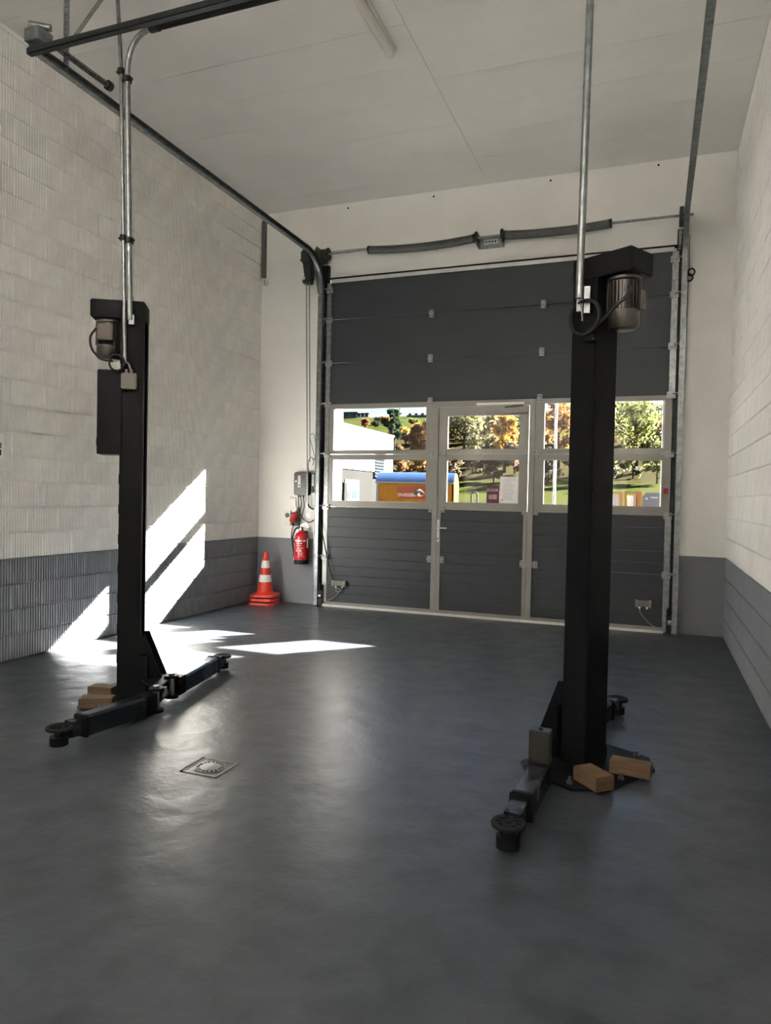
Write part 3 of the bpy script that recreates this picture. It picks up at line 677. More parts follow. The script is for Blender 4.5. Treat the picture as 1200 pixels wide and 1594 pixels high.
lift(1, 1.516, -4.12, 'black two-post lift post by the left brick wall, with dark cabinet on its side',
     (1.895, -4.345), (1.80, -5.00), (1.79, -4.06), (1.635, -3.245), True)
lift(-1, 4.369, -4.12, 'black two-post lift post in front of the dark door, closest to the right wall',
     (4.215, -4.50), (4.183, -5.165), (4.215, -4.02), (4.49, -3.19), False)

# timber blocks at the feet of the posts
def block(x, y, z0, L, w, h, rz, label):
    a = math.radians(rz); d = Vector((math.cos(a), math.sin(a), 0)); s = Vector((-d.y, d.x, 0))
    o = G().ob((0, 0, h / 2), (L / 2, 0, 0), (0, w / 2, 0), (0, 0, h / 2))
    ob = new_obj('timber_block', o.mesh('timber_block', M_wood, bevel=.004), None, (x, y, z0)); ob.rotation_euler = (0, 0, a)
    tag(ob, label, 'wood block', 'timber blocks at the lift feet')
block(4.440, -4.405, .012, .17, .105, .068, -46, 'short brown timber block in front of the right lift post, nearest the viewer')
block(4.600, -4.195, .012, .19, .08, .066, -8, 'reddish timber block on the outer side of the right lift post')
block(1.485, -4.385, .012, .20, .10, .060, 28, 'brown timber block lying before the left lift post, partly behind the arm')
block(1.325, -4.155, .012, .17, .10, .055, 10, 'smaller timber block on the wall side of the left lift post')

# conduits
def conduit(name, pts, r, m, label, clamps, grp='lift conduits', extra=None):
    t = thing(name, pts[0], label, 'conduit', grp)
    part(G().tube(pts, r, 12), 'pipe', m, t, smooth=True)
    for c in clamps:
        part(G().lathe([(r, -.016), (r + .010, -.016), (r + .010, .016), (r, .016)], c, 14).bx(c[0] - r - .02, c[0] + r + .02, c[1] - .008, c[1] + .008, c[2] - .006, c[2] + .006), 'pipe_clamp', M_cable, t, smooth=True)
    if extra: extra(t)
    return t
def elbow(a, c, b, n=8):
    a, c, b = Vector(a), Vector(c), Vector(b)
    return [a * (1 - x) ** 2 + 2 * c * x * (1 - x) + b * x * x for x in [i / n for i in range(n + 1)]]
L0, L1 = Vector((1.572, -4.235, 2.415)), Vector((1.588, -4.305, 3.90))
pth = [L0, (L0 + L1) / 2] + elbow(L1, (1.59, -4.31, 4.118), (1.79, -4.318, 4.126))
def sleeve(t):
    part(G().tube([(1.775, -4.322, 4.122), (1.80, -4.322, 4.122), (4.2, -4.322, 4.118)], .024, 12), 'black_sleeve', M_rubber, t, smooth=True)
    part(G().lathe([(.024, -.03), (.029, -.03), (.029, .03), (.024, .03)], (1.80, -4.322, 4.122), 14, axis=(1, 0, 0)), 'sleeve_collar', M_cable, t, smooth=True)
    part(G().ob((1.575, -4.222, 2.42), (.014, .008, 0), (-.008, .014, 0), (0, 0, .03)), 'pipe_foot', M_galv, t)
f = lambda z: L0 + (L1 - L0) * ((z - L0.z) / (L1.z - L0.z))
conduit('lift_conduit', pth, .017, M_galv, 'thick steel conduit rising from the left post and bending under the crossbar', [tuple(f(2.90)), tuple(f(3.86))], extra=sleeve)
T0, T1 = Vector((1.535, -4.232, 2.15)), Vector((1.538, -4.30, 3.93))
ff = lambda z: T0 + (T1 - T0) * ((z - T0.z) / (T1.z - T0.z))
conduit('lift_conduit', [T0, ff(3.0), T1, Vector((1.50, -4.30, 4.40)), Vector((1.49, -4.30, H))], .0125, M_galv, 'thin steel conduit going from the left post straight up to the ceiling', [tuple(ff(2.92)), tuple(ff(3.92))])
R0 = Vector((4.303, -4.262, 2.33))
def rfoot(t):
    part(G().bx(4.29, 4.318, -4.262, -4.246, 2.27, 2.36).bx(4.325, 4.352, -4.256, -4.235, 2.26, 2.39), 'pipe_foot', M_galv, t)
    part(G().tube(spline([(4.303, -4.262, 2.32), (4.315, -4.265, 2.28), (4.32, -4.27, 2.22)], 5), .004, 6), 'wire', M_cableg, t)
conduit('lift_conduit', [R0, Vector((4.305, -4.262, 2.55)), Vector((4.312, -4.262, 3.3)), Vector((4.32, -4.262, 4.0))] + elbow((4.322, -4.30, 4.02), (4.322, -4.322, 4.118), (4.19, -4.322, 4.118))[1:], .0185, M_galv, 'steel conduit rising from the top of the right lift post', [], extra=rfoot)

# ================================================================== SMALL THINGS ON THE END WALL
# wall conduit in the corner and round outlet
solo(G().bx(0.012, 0.062, -0.045, 0.0, 4.045, 4.74).bx(0.008, 0.066, -0.048, 0, 4.04, 4.055), 'cable_duct', M_cap_grey, 'grey vertical cable duct in the left corner under the ceiling', 'cable duct', bevel=.003)
so = thing('round_socket', (0.05, 0, 3.95), 'round white socket below the grey cable duct in the corner', 'socket')
part(G().cyl((0.055, 0.0, 3.985), (0.055, -0.035, 3.985), .042, n=20), 'housing', M_plastic_w, so, smooth=True)
for dz in (-.015, .015): part(G().cyl((0.055, -.034, 3.985 + dz), (0.055, -.037, 3.985 + dz), .008, n=8), 'socket_hole', M_hole, so)

op = thing('door_control_box', (0.66, 0, 1.33), 'dark grey door control box on the wall left of the door', 'control box')
part(G().bx(0.545, 0.86, -.012, 0, 1.36, 1.635), 'back_plate', M_stile, op)
part(G().bx(0.555, 0.748, -.115, -.012, 1.335, 1.615), 'housing', M_opener, op, bevel=.012)
fp = part(G().bx(0.615, 0.655, -.120, -.115, 1.43, 1.575), 'keypad', M_label, op, bevel=.003)
part(G().cyl((0.635, -.120, 1.455), (0.635, -.124, 1.455), .010, n=10), 'button', M_opener, fp)
part(G().cyl((0.590, -.115, 1.505), (0.590, -.121, 1.505), .011, n=10), 'indicator', M_stile, op)
gd = G()
for x in (0.595, 0.625, 0.665, 0.715): gd.cyl((x, -.06, 1.335), (x, -.06, 1.310), .010, n=8)
part(gd, 'cable_gland_row', M_cable, op)['kind'] = 'stuff'
mu = part(G().bx(0.775, 0.858, -.06, -.012, 1.37, 1.61), 'chain_lock', M_galv_d, op, bevel=.004)
part(G().bx(0.785, 0.812, -.075, -.06, 1.45, 1.59), 'lock_plate', M_galv, mu); part(G().bx(0.778, 0.862, -.07, -.01, 1.325, 1.365), 'lock_tray', M_plastic_w, mu)
for i in range(3): part(G().cyl((0.80 + .02 * i, -.06, 1.40 + .03 * i), (0.80 + .02 * i, -.085, 1.40 + .03 * i), .014, n=10), 'lock_wheel', M_gear, mu)

wc = lambda pts, r, label, m=M_cable: solo(G().tube(spline(pts, 8), r, 6), 'control_cable', m, label, 'cable', 'cables below the control box', smooth=True)
wc([(0.595, -.06, 1.312), (0.60, -.05, 1.18), (0.635, -.04, 1.07), (0.72, -.035, 1.01), (0.79, -.03, 1.03), (0.845, -.03, 1.10)], .006, 'black cable looping in a wide arc from the control box to the door frame')
wc([(0.625, -.06, 1.312), (0.635, -.05, 1.22), (0.60, -.045, 1.14), (0.55, -.06, 1.10), (0.50, -.062, 1.115)], .005, 'thin cable curving from the control box toward the socket column')
wc([(0.665, -.06, 1.312), (0.672, -.05, 1.20), (0.645, -.04, 1.10), (0.605, -.035, 0.98), (0.60, -.035, 0.86), (0.57, -.03, 0.77), (0.53, -.03, 0.76), (0.495, -.03, 0.80), (0.505, -.04, 0.90), (0.545, -.07, 0.975)], .006, 'black power cable hanging in a loop behind the extinguisher to the red plug')
wc([(0.715, -.06, 1.312), (0.72, -.05, 1.23), (0.76, -.04, 1.18), (0.82, -.04, 1.17), (0.85, -.03, 1.19)], .011, 'thick black hose curving from the control box to the door frame')
wc([(0.862, -.03, 1.60), (0.82, -.03, 1.72), (0.74, -.03, 1.98), (0.725, -.03, 2.06), (0.76, -.03, 2.09), (0.79, -.03, 2.03), (0.84, -.03, 1.76), (0.868, -.03, 1.62)], .004, 'grey cable looped upward above the control box', M_cableg)

sk = thing('wall_socket', (0.43, 0, 0.95), 'white double wall socket left of the red plug', 'socket')
part(G().bx(0.395, 0.475, -.035, 0, 0.955, 1.14), 'socket_box', M_plastic_w, sk, bevel=.005)
part(G().cyl((0.435, -.035, 1.085), (0.435, -.037, 1.085), .030, n=16), 'socket_face', M_opener, sk, smooth=True)
part(G().cyl((0.435, -.035, 1.005), (0.435, -.037, 1.005), .028, n=16), 'socket_cap', M_plastic_w, sk, smooth=True)
ce = thing('power_socket', (0.56, 0, 0.95), 'red three-phase plug in a grey wall socket above the fire extinguisher', 'power socket')
part(G().bx(0.505, 0.60, -.045, 0, 0.955, 1.17), 'socket_box', M_cap_grey, ce, bevel=.008)
part(G().cyl((0.555, -.045, 1.155), (0.555, -.09, 1.165), .038, n=18), 'socket_lid', M_plastic_w, ce, smooth=True)
part(G().cyl((0.56, -.04, 1.09), (0.548, -.13, 1.02), .040, .034, n=18), 'plug', M_plug, ce, smooth=True)
part(G().cyl((0.548, -.115, 1.03), (0.545, -.09, 0.965), .018, .012, n=12), 'plug_grip', M_opener, ce, smooth=True)
part(G().tube([(0.535, -.01, 1.17), (0.535, -.01, 1.30), (0.46, -.01, 1.305)], .010, 8), 'supply_pipe', M_plastic_w, ce, smooth=True)

ex = thing('fire_extinguisher', (0.672, -.105, 0.5), 'red fire extinguisher hanging on the wall left of the door', 'fire extinguisher')
EC = (0.672, -.105, 0)
part(G().lathe([(.03, .545), (.082, .545), (.085, .56), (.085, .80), (.080, .84), (.060, .875), (.030, .893), (.022, .90), (.022, .915)], EC, 28), 'cylinder', M_red, ex, smooth=True)
part(G().lathe([(.06, .497), (.086, .50), (.088, .51), (.088, .552), (.084, .553)], EC, 28), 'base_ring', M_cable, ex, smooth=True)
vl = part(G().cyl((EC[0], EC[1], .905), (EC[0], EC[1], .955), .020, n=14), 'valve', M_galv, ex, smooth=True)
part(G().ob((EC[0] + .045, EC[1], .958), (.055, 0, -.010), (0, .010, 0), (0, 0, .006)).ob((EC[0] + .035, EC[1], .985), (.05, 0, .012), (0, .009, 0), (0, 0, .005)), 'squeeze_grip', M_galv, vl)
part(G().cyl((EC[0], EC[1] - .018, .925), (EC[0], EC[1] - .035, .925), .016, n=14), 'pressure_gauge', M_stile, vl)
part(G().tube(spline([(EC[0] - .018, EC[1], .935), (EC[0] - .075, EC[1] - .01, .925), (EC[0] - .115, EC[1] - .01, .83), (EC[0] - .115, EC[1] - .01, .74), (EC[0] - .10, EC[1], .63), (EC[0] - .092, EC[1], .57)], 8), .010, 8), 'hose', M_cable, ex, smooth=True)
part(G().cyl((EC[0] - .092, EC[1], .575), (EC[0] - .090, EC[1], .535), .013, n=10), 'nozzle', M_plastic_w, ex, smooth=True)
def arc_label(z0, z1, a0, a1, m, name):
    g = G(); n = 8; r = .0858; V_ = []
    for z in (z0, z1):
        for i in range(n + 1):
            a = math.radians(a0 + (a1 - a0) * i / n); V_.append((EC[0] + r * math.sin(a), EC[1] - r * math.cos(a), z))
    g.add(V_, [(i, i + 1, n + 2 + i, n + 1 + i) for i in range(n)]); return part(g, name, m, ex)
for z0, z1, a0, a1 in ((.775, .795, -35, 62), (.748, .758, -20, 30), (.722, .729, -25, 28), (.695, .701, -25, 40), (.655, .680, -20, -8), (.655, .680, 8, 28), (.605, .648, 5, 38), (.592, .596, -50, 60), (.60, .76, -52, -40)):
    arc_label(z0, z1, a0, a1, M_pink if z0 < .65 else M_conew, 'printed_label')
arc_label(.70, .81, 76, 96, M_conew, 'inspection_tag')
part(G().bx(0.64, 0.705, -.022, 0, .62, .89).bx(0.655, .69, -.10, 0, .885, .90), 'wall_bracket', M_galv_d, ex)

# stack of three traffic cones
CN = Vector((0.245, -0.235, 0))
def cone(k, label):
    z = 0.048 * k; base = CN + Vector((0.004 * k, 0.002 * k, 0)); rot = math.radians(8 + 5 * k)
    t = thing('traffic_cone', (base.x, base.y, z), label, 'traffic cone', 'stacked traffic cones')
    s = .168; c = .05
    oct_ = [(s, -s + c), (s, s - c), (s - c, s), (-s + c, s), (-s, s - c), (-s, -s + c), (-s + c, -s), (s - c, -s)]
    R = lambda x, y, zz: base + Vector((x * math.cos(rot) - y * math.sin(rot), x * math.sin(rot) + y * math.cos(rot), zz))
    part(G().prism([R(x, y, z + .0) for x, y in oct_], [R(x * .97, y * .97, z + .028) for x, y in oct_]), 'foot', M_cone, t, bevel=.004)
    rb = lambda h: .105 - .078 * h / .54       # outer radius up the cone
    top = .54
    bands = [(.03, .175, M_cone, 'cone_body'), (.175, .262, M_conew, 'reflective_band'), (.262, .345, M_cone, 'cone_body'), (.345, .435, M_conew, 'reflective_band')]
    if k == 2:
        for h0, h1, m, nm in bands:
            d = .0015 if m is M_conew else 0
            part(G().lathe([(rb(h0) + d, h0), (rb(h1) + d, h1)], base + Vector((0, 0, z)), 26), nm, m, t, smooth=True)
        part(G().lathe([(rb(.435), .435), (rb(.50), .50), (.028, .525), (.015, .538), (.004, .54)], base + Vector((0, 0, z)), 26), 'cone_tip', M_cone, t, smooth=True)
        part(G().lathe([(.135, .027), (.115, .036), (rb(.06), .06)], base + Vector((0, 0, z)), 26), 'foot_flare', M_cone, t, smooth=True)
    else:
        part(G().lathe([(.125, .027), (.102, .034), (.098, .0479)], base + Vector((0, 0, z)), 26), 'cone_body', M_cone, t, smooth=True)
cone(0, 'bottom cone of the red traffic cone stack, only its foot showing')
cone(1, 'middle cone of the red traffic cone stack, only its foot edge showing')
cone(2, 'top traffic cone of the corner stack, red with two white bands')

# cable coil hanging on the right side of the door
rc = thing('hanging_cable', (4.95, -.03, 3.5), 'thin black cable with a small coil beside the right door track', 'cable')
for dx, dz in ((0.0, 0.0), (-.016, -.055)):
    part(G().tube([(4.965 + dx + .030 * math.cos(a), -.03, 3.665 + dz + .034 * math.sin(a)) for a in [2 * math.pi * i / 18 for i in range(37)]], .008, 6), 'cable_loop', M_cable, rc, smooth=True)
part(G().tube([(4.944, -.02, 3.69), (4.940, -.02, 4.05)], .003, 5), 'cable_riser', M_cableg, rc)
part(G().tube([(4.940, -.02, 3.60), (4.936, -.02, 3.2), (4.93, -.02, 2.2)], .003, 5), 'cable_drop', M_cableg, rc)

# floor drain
dq = Vector((2.672, -4.915, 0))
dr = thing('floor_drain', dq, 'square steel floor drain with round slotted grate in the middle of the floor', 'floor drain')
g = G(); s = .098
g.bx(dq.x - s, dq.x + s, dq.y - s, dq.y - s + .008, 0, .003).bx(dq.x - s, dq.x + s, dq.y + s - .008, dq.y + s, 0, .003)
g.bx(dq.x - s, dq.x - s + .008, dq.y - s, dq.y + s, 0, .003).bx(dq.x + s - .008, dq.x + s, dq.y - s, dq.y + s, 0, .003)
part(g, 'frame', M_drain, dr)
part(G().bx(dq.x - s + .008, dq.x + s - .008, dq.y - s + .008, dq.y + s - .008, 0.0, .0012), 'tray', M_floor, dr)
part(G().lathe([(.074, .001), (.074, .004), (.069, .005), (.069, .0018)], dq, 30), 'grate_ring', M_galv, dr, smooth=True)
part(G().lathe([(.070, .0012), (.070, .0022)], dq, 30), 'grate_pit', M_hole, dr)
part(G().lathe([(.050, .002), (.050, .0055), (.046, .006)], dq, 28), 'grate_plate', M_drain, dr, smooth=True)
br = G()
for i in range(18):
    a = 2 * math.pi * i / 18; d = Vector((math.cos(a), math.sin(a), 0)); t_ = Vector((-d.y, d.x, 0))
    br.ob(dq + d * .060 + Vector((0, 0, .0035)), d * .011, t_ * .0042, (0, 0, .0018))
part(br, 'grate_bar', M_drain, dr)
part(G().prism([dq + Vector((-.11, -.10, 0)), dq + Vector((-.085, -.10, 0)), dq + Vector((-.085, .10, 0)), dq + Vector((-.11, .10, 0))],
               [dq + Vector((-.11, -.10, .0012)), dq + Vector((-.085, -.10, .0012)), dq + Vector((-.085, .10, .0012)), dq + Vector((-.11, .10, .0012))]), 'dark_joint', M_hole, dr)

# notice in a plastic sleeve on the left wall
q0 = atx(13, 672, 0.0); q1 = atx(13, 733, 0.0)
nt_ = thing('wall_notice', (0.004, q0.y - .12, q1.z), 'paper notice in a clear sleeve taped to the left brick wall at picture edge', 'notice')
part(G().bx(0.0015, 0.004, q0.y - .22, q0.y, q1.z, q0.z), 'sleeve', M_conew, nt_)
part(G().bx(0.004, 0.005, q0.y - .21, q0.y - .045, q1.z + .09, q0.z - .02), 'sheet', M_paper, nt_)
part(G().bx(0.005, 0.006, q0.y - .2, q0.y - .065, q1.z + .17, q0.z - .09), 'picture', M_cap_grey, nt_)
pk = part(G().bx(0.005, 0.0062, q0.y - .085, q0.y - .068, q1.z + .115, q1.z + .16).bx(0.005, 0.0062, q0.y - .12, q0.y - .10, q1.z + .115, q1.z + .15).bx(0.005, 0.0062, q0.y - .10, q0.y - .085, q1.z + .125, q1.z + .14), 'print_line', M_cable, nt_)

# ceiling battens
def batten(x, y0, y1, lit, label):
    t = thing('ceiling_lamp', (x, (y0 + y1) / 2, H - .08), label, 'ceiling lamp', 'strip lamps on the ceiling')
    part(G().bx(x - .045, x + .045, y0, y1, H - .040, H), 'housing', M_plastic_w, t, bevel=.004)
    n = 12; pr = [(x + .036 * math.cos(a), H - .040 - .045 * math.sin(a)) for a in [math.pi * i / n for i in range(n + 1)]]
    part(G().prism([(a, y0 + .02, b) for a, b in pr], [(a, y1 - .02, b) for a, b in pr]), 'diffuser', M_lit if lit else M_tube, t, smooth=True)
    part(G().prism([(x + (a - x) * 1.1, y0, b) for a, b in pr], [(x + (a - x) * 1.1, y0 + .02, b) for a, b in pr]), 'end_cap', M_plastic_w, t)
    part(G().prism([(x + (a - x) * 1.1, y1 - .02, b) for a, b in pr], [(x + (a - x) * 1.1, y1, b) for a, b in pr]), 'end_cap', M_plastic_w, t)
batten(2.655, -4.10, -2.60, False, 'white strip lamp on the ceiling, unlit, in the middle of the bay')
def pendant(x, y0, y1, zl, label):  # invented uplight tubes, added out of view to brighten the bay
    t = thing('fill_lamp', (x, (y0 + y1) / 2, zl), label, 'fill lamp', 'added fill lamps behind the viewer')
    part(G().cyl((x, y0, zl), (x, y1, zl), .05, n=20), 'fill_tube', M_lit, t, smooth=True)
    tr_ = [(.085 * math.cos(a), .085 * math.sin(a)) for a in [math.pi + math.pi * i / 12 for i in range(13)]]
    tr_ += [(.080 * math.cos(a), .080 * math.sin(a)) for a in [2 * math.pi - math.pi * i / 12 for i in range(13)]]
    part(G().prism([(x + a, y0, zl + b) for a, b in tr_], [(x + a, y1, zl + b) for a, b in tr_]), 'reflector_trough', M_plastic_w, t, smooth=True)
    for yy in (y0, y1): part(G().cyl((x, yy - .02, zl), (x, yy + .02, zl), .087, n=20), 'end_cap', M_plastic_w, t, smooth=True)
    for yy in (y0 + .2, y1 - .2): part(G().cyl((x, yy, zl + .05), (x, yy, H), .004, n=6), 'suspension_wire', M_galv, t)
for x, side in ((1.1, 'left'), (4.25, 'right')):
    for y, nf in ((-9.0, 'nearer'), (-11.4, 'farther')):
        pendant(x, y - 1.5, y, 4.15, 'added fill light tube hanging unseen behind the viewer, %s wall side, %s of its pair' % (side, nf))

# sheets on the wicket glass
pa = thing('notice_sheet', (3.18, -.045, 1.29), 'white printed sheet taped inside the wicket door window', 'notice')
part(G().bx(3.088, 3.272, -.0405, -.0395, 1.292, 1.582), 'sheet', M_paper, pa)
part(G().bx(3.078, 3.288, -.0395, -.039, 1.289, 1.588), 'sleeve', M_conew, pa)
random.seed(2)
ln = G()
for i in range(15): ln.bx(3.108, 3.108 + random.uniform(.08, .145), -.0411, -.0405, 1.565 - i * .0165, 1.568 - i * .0165)
part(ln, 'print_line', M_ink, pa); part(G().bx(3.100, 3.110, -.0411, -.0405, 1.32, 1.338), 'printed_mark', M_opener, pa)
po = thing('poster', (3.0, -.045, 1.29), 'small maroon poster reading DOOR on the wicket door window', 'poster')
part(G().bx(2.930, 3.072, -.041, -.0395, 1.292, 1.492), 'sheet', M_maroon, po)
text_part('DOOR', .042, (2.998, -.0415, 1.435), M_conew, po)
part(G().bx(2.955, 2.99, -.0422, -.041, 1.335, 1.385), 'printed_square', M_ink, po)
part(G().bx(2.995, 3.045, -.0422, -.041, 1.335, 1.390), 'printed_square', M_pink, po)

#@@EXTERIOR@@
# ================================================================== OUTSIDE
M_yard = mat('yard_gravel', (0.035, 0.033, 0.03), 0.9, spec=0.0, color2=(0.022, 0.021, 0.019), nscale=0.8, bump=0.3, bscale=20)
M_grass = mat('autumn_grass', (0.0125, 0.0185, 0.0042), 0.9, spec=0.0, color2=(0.024, 0.0235, 0.0085), nscale=0.16, bump=0.5, bscale=3)
M_litter = mat('woodland_leaf_litter', (0.020, 0.0165, 0.0085), 0.9, spec=0.0, color2=(0.013, 0.0125, 0.006), nscale=0.5, bump=0.6, bscale=2)
M_facade = mat('white_render_facade', (0.35, 0.347, 0.34), 0.8, spec=0.04, noise=0.03)
M_conc = mat('fair_faced_concrete', (0.0085, 0.0081, 0.0075), 0.85, spec=0.04, noise=0.25, nscale=2, stretch=(1, 1, 0.2))
M_wind = mat('dark_window_glass', (0.02, 0.025, 0.03), 0.15, spec=0.04, noise=0.1)
M_roofd = mat('dark_roof', (0.035, 0.032, 0.032), 0.8, spec=0.04, noise=0.2, nscale=2)
M_housew = mat('house_white', (0.75, 0.75, 0.73), 0.8, spec=0.04, noise=0.04)
M_houseg = mat('house_slate_blue', (0.060, 0.075, 0.095), 0.8, spec=0.04, noise=0.1)
M_orange = mat('wagon_orange', (0.23, 0.092, 0.005), 0.55, spec=0.04, noise=0.12, nscale=6, stretch=(1, 1, .15))
M_blue = mat('wagon_roof_blue', (0.016, 0.034, 0.085), 0.35, spec=0.04, noise=0.15, nscale=2, stretch=(3, .3, .3))
M_trim = mat('wagon_trim', (0.16, 0.15, 0.13), 0.6, spec=0.04, noise=0.08)
M_signr = mat('sign_brick_red', (0.20, 0.04, 0.016), 0.5, spec=0.04, noise=0.15, nscale=20)
M_signw = mat('sign_white', (0.55, 0.54, 0.52), 0.5, spec=0.04, noise=0.03)
M_signk = mat('sign_dark', (0.035, 0.04, 0.035), 0.5, spec=0.04, noise=0.05)
M_bark = mat('bark', (0.045, 0.036, 0.028), 0.9, spec=0.04, noise=0.3, nscale=8, stretch=(1, 1, .3))
M_pole = mat('pole_white', (0.42, 0.42, 0.42), 0.5, spec=0.04, noise=0.05)
M_panel = mat('grey_cabinet', (0.11, 0.105, 0.125), 0.5, spec=0.04, noise=0.08)
M_ply = mat('orange_timber', (0.33, 0.16, 0.05), 0.7, spec=0.04, noise=0.25, nscale=9, stretch=(4, 4, .5))
M_plyw = mat('pale_board', (0.30, 0.265, 0.255), 0.7, spec=0.04, noise=0.15, nscale=4, stretch=(3, 3, .3))
LEAF = {k: mat('leaf_' + k, c, 0.7, spec=0.02, noise=0.35, nscale=1.3, objvar=0.08, transl=0.35) for k, c in dict(
    olive=(0.1045, 0.0958, 0.0323), brown=(0.1132, 0.0735, 0.0369), orange=(0.2738, 0.1326, 0.0177), gold=(0.3019, 0.1826, 0.0279),
    grey=(0.0781, 0.0735, 0.0604), green=(0.0735, 0.0912, 0.0236), ivy=(0.0162, 0.0279, 0.0133), rust=(0.1547, 0.0589, 0.0249), lime=(0.1370, 0.1414, 0.0412)).items()}

def hgt(x, y):
    k = [(-20, -.05), (30, -.05), (35, .62), (52, 2.95), (75, 8.0), (110, 13.0), (200, 25.6), (215, 26.0), (320, 24.0)]
    for (a, za), (b, zb) in zip(k, k[1:]):
        if y <= b:
            z = za + (zb - za) * (y - a) / (b - a); break
    w = max(0.0, min(1.0, (y - 33) / 20))
    return z + w * (.35 * math.sin(x * .11 + y * .05) + .2 * math.sin(x * .23 - y * .13))
g = G().bx(-40, 40, WT, 31, -.25, -.05)
solo(g, 'ground_yard', M_yard, 'gravel yard outside the door', None, kind='structure')
xs = [-170 + 5 * i for i in range(50)]; ys = [29, 31, 33, 35, 37, 40, 43, 46, 49, 52, 56, 60, 65, 70, 75, 82, 90, 100, 110, 125, 140, 155, 170, 185, 200, 208, 215, 260, 320]
V_ = [(x, y, hgt(x, y) - (.1 if y < 31 else 0)) for y in ys for x in xs]; n = len(xs)
F_ = [(j * n + i, j * n + i + 1, (j + 1) * n + i + 1, (j + 1) * n + i) for j in range(len(ys) - 1) for i in range(n - 1)]
gh = G(); gh.add(V_, F_)
gh.mi = [1 if 50 < (V_[f[0]][1] + V_[f[2]][1]) / 2 < (88 if V_[f[0]][0] > -30 else 70) else 0 for f in F_]
o = new_obj('ground_hillside', gh.mesh('ground_hillside', [M_grass, M_litter], smooth=True)); tag(o, 'grassy hillside rising behind the yard', kind='structure')

def gpt(px, Y): q = aty(px, 760, Y); return Vector((q.x, Y, hgt(q.x, Y)))
def topz(px, py, Y): return aty(px, py, Y).z

# neighbouring white hall, long side parallel to this bay
BX = -8.0
yb = atx(612, 690, BX).y; zt = atx(612, 681, BX).z; zc = atx(582, 734, BX).z
nb = thing('neighbour_hall', (BX - 4, (yb + 8) / 2, -.05), 'white flat-roofed hall with grey concrete base left of the yard', 'building')
part(G().bx(BX - 9, BX, 8, yb, zc, zt), 'upper_wall', M_facade, nb)
part(G().bx(BX - 8.9, BX - .06, 8, yb - .1, -.05, zc), 'concrete_base', M_conc, nb)
part(G().bx(BX - 9.05, BX + .05, 7.95, yb + .05, zt, zt + .10), 'roof_edge', M_trim, nb)
for pa_, pb_ in (((542.5, 699), (547, 702.5)), ((554.5, 700.5), (559, 704))):
    a, b = atx(*pa_, BX), atx(*pb_, BX)
    w_ = part(G().bx(BX - .02, BX + .02, a.y, b.y, 2.95, 3.32), 'window', M_wind, nb)
a, b = atx(583.5, 720, BX), atx(598, 722, BX)
gw = part(G().bx(BX - .02, BX + .01, a.y, b.y, zc - .3, 3.45), 'louvre_window', M_wind, nb)
lg = G()
for i in range(9): lg.bx(BX + .01, BX + .05, a.y, b.y, zc - .28 + i * .145, zc - .24 + i * .145)
part(lg, 'louvre', M_conc, gw)
a, b = atx(538, 760, BX), atx(560, 760, BX); zd = atx(540, 746, BX).z
dd = part(G().bx(BX - .08, BX - .03, a.y, b.y, 0, zd), 'hall_door', M_houseg, nb)
for i in range(2):
    for j in range(4):
        wy = a.y + .12 + i * (b.y - a.y) * .42
        part(G().bx(BX - .03, BX - .02, wy, wy + (b.y - a.y) * .34, .25 + j * .47, .62 + j * .47), 'pane', M_signw if j % 2 else M_wind, dd)
part(G().bx(BX - .06, BX + .1, a.y - .35, a.y - .05, .9, zd - .15), 'wall_box', M_conc, nb)

# orange site wagon
TY = 18.0
x0, x1 = aty(583, 750, TY).x, aty(695, 752, TY).x; z1 = aty(640, 751, TY).z; zr = aty(640, 734, TY).z
wg = thing('site_wagon', ((x0 + x1) / 2, TY + 1.0, -.05), 'orange site wagon with blue barrel roof and DUGGER sign', 'wagon')
TD = 2.0
nb_ = 14; bw = (x1 - x0) / nb_
for i in range(nb_): part(G().bx(x0 + i * bw + .008, x0 + (i + 1) * bw - .008, TY, TY + .03, .55, z1), 'plank', M_orange, wg)
part(G().bx(x0 + .01, x1 - .01, TY + .03, TY + TD, .55, z1), 'body', M_orange, wg)
prr = [(TY - .06 + (TD + .12) * i / 14, z1 + (zr - z1) * math.sin(math.pi * i / 14) ** .8) for i in range(15)]
part(G().prism([(x0 - .05, y, z) for y, z in prr], [(x1 + .05, y, z) for y, z in prr]), 'barrel_roof', M_blue, wg, smooth=True)
pe = [(TY, .55), (TY + TD, .55)] + [(y, z - .03) for y, z in prr[::-1]]
part(G().prism([(x1 + .051, y, z) for y, z in pe], [(x1 + .075, y, z) for y, z in pe]), 'gable_end', M_orange, wg)
part(G().bx(x0 - .05, x1 + .05, TY - .08, TY - .02, z1 - .04, z1 + .02), 'eave_trim', M_trim, wg)
part(G().bx(x0 - .02, x0 + .07, TY - .03, TY + .02, .55, z1), 'corner_post', M_trim, wg)
part(G().bx(x0 + .1, x1 - .1, TY + .1, TY + TD - .1, .40, .55), 'chassis', M_roofd, wg)
for xx in (x0 + .45, x1 - .45):
    for yy in (TY + .12, TY + TD - .28): part(G().cyl((xx, yy, .25), (xx, yy + .16, .25), .30, n=18), 'wheel', M_rubber, wg, smooth=True)
s0, s1 = aty(614, 756.5, TY), aty(657, 777, TY)
sg = part(G().bx(s0.x, s1.x, TY - .012, TY, s1.z, s0.z), 'sign', M_signr, wg)
sw = s1.x - s0.x; shh = s0.z - s1.z
text_part('DUGGER', .17, (s0.x + sw * .31, TY - .016, s1.z + shh * .30), M_signw, sg)
emb = lambda pts, m, d=.018: part(G().poly([(s0.x + sw * x, TY - d, s1.z + shh * z) for x, z in pts], (0, .004, 0)), 'emblem', m, sg)
emb([(.52, .45), (.60, .74), (.74, .78), (.70, .50), (.60, .28)], M_signk)
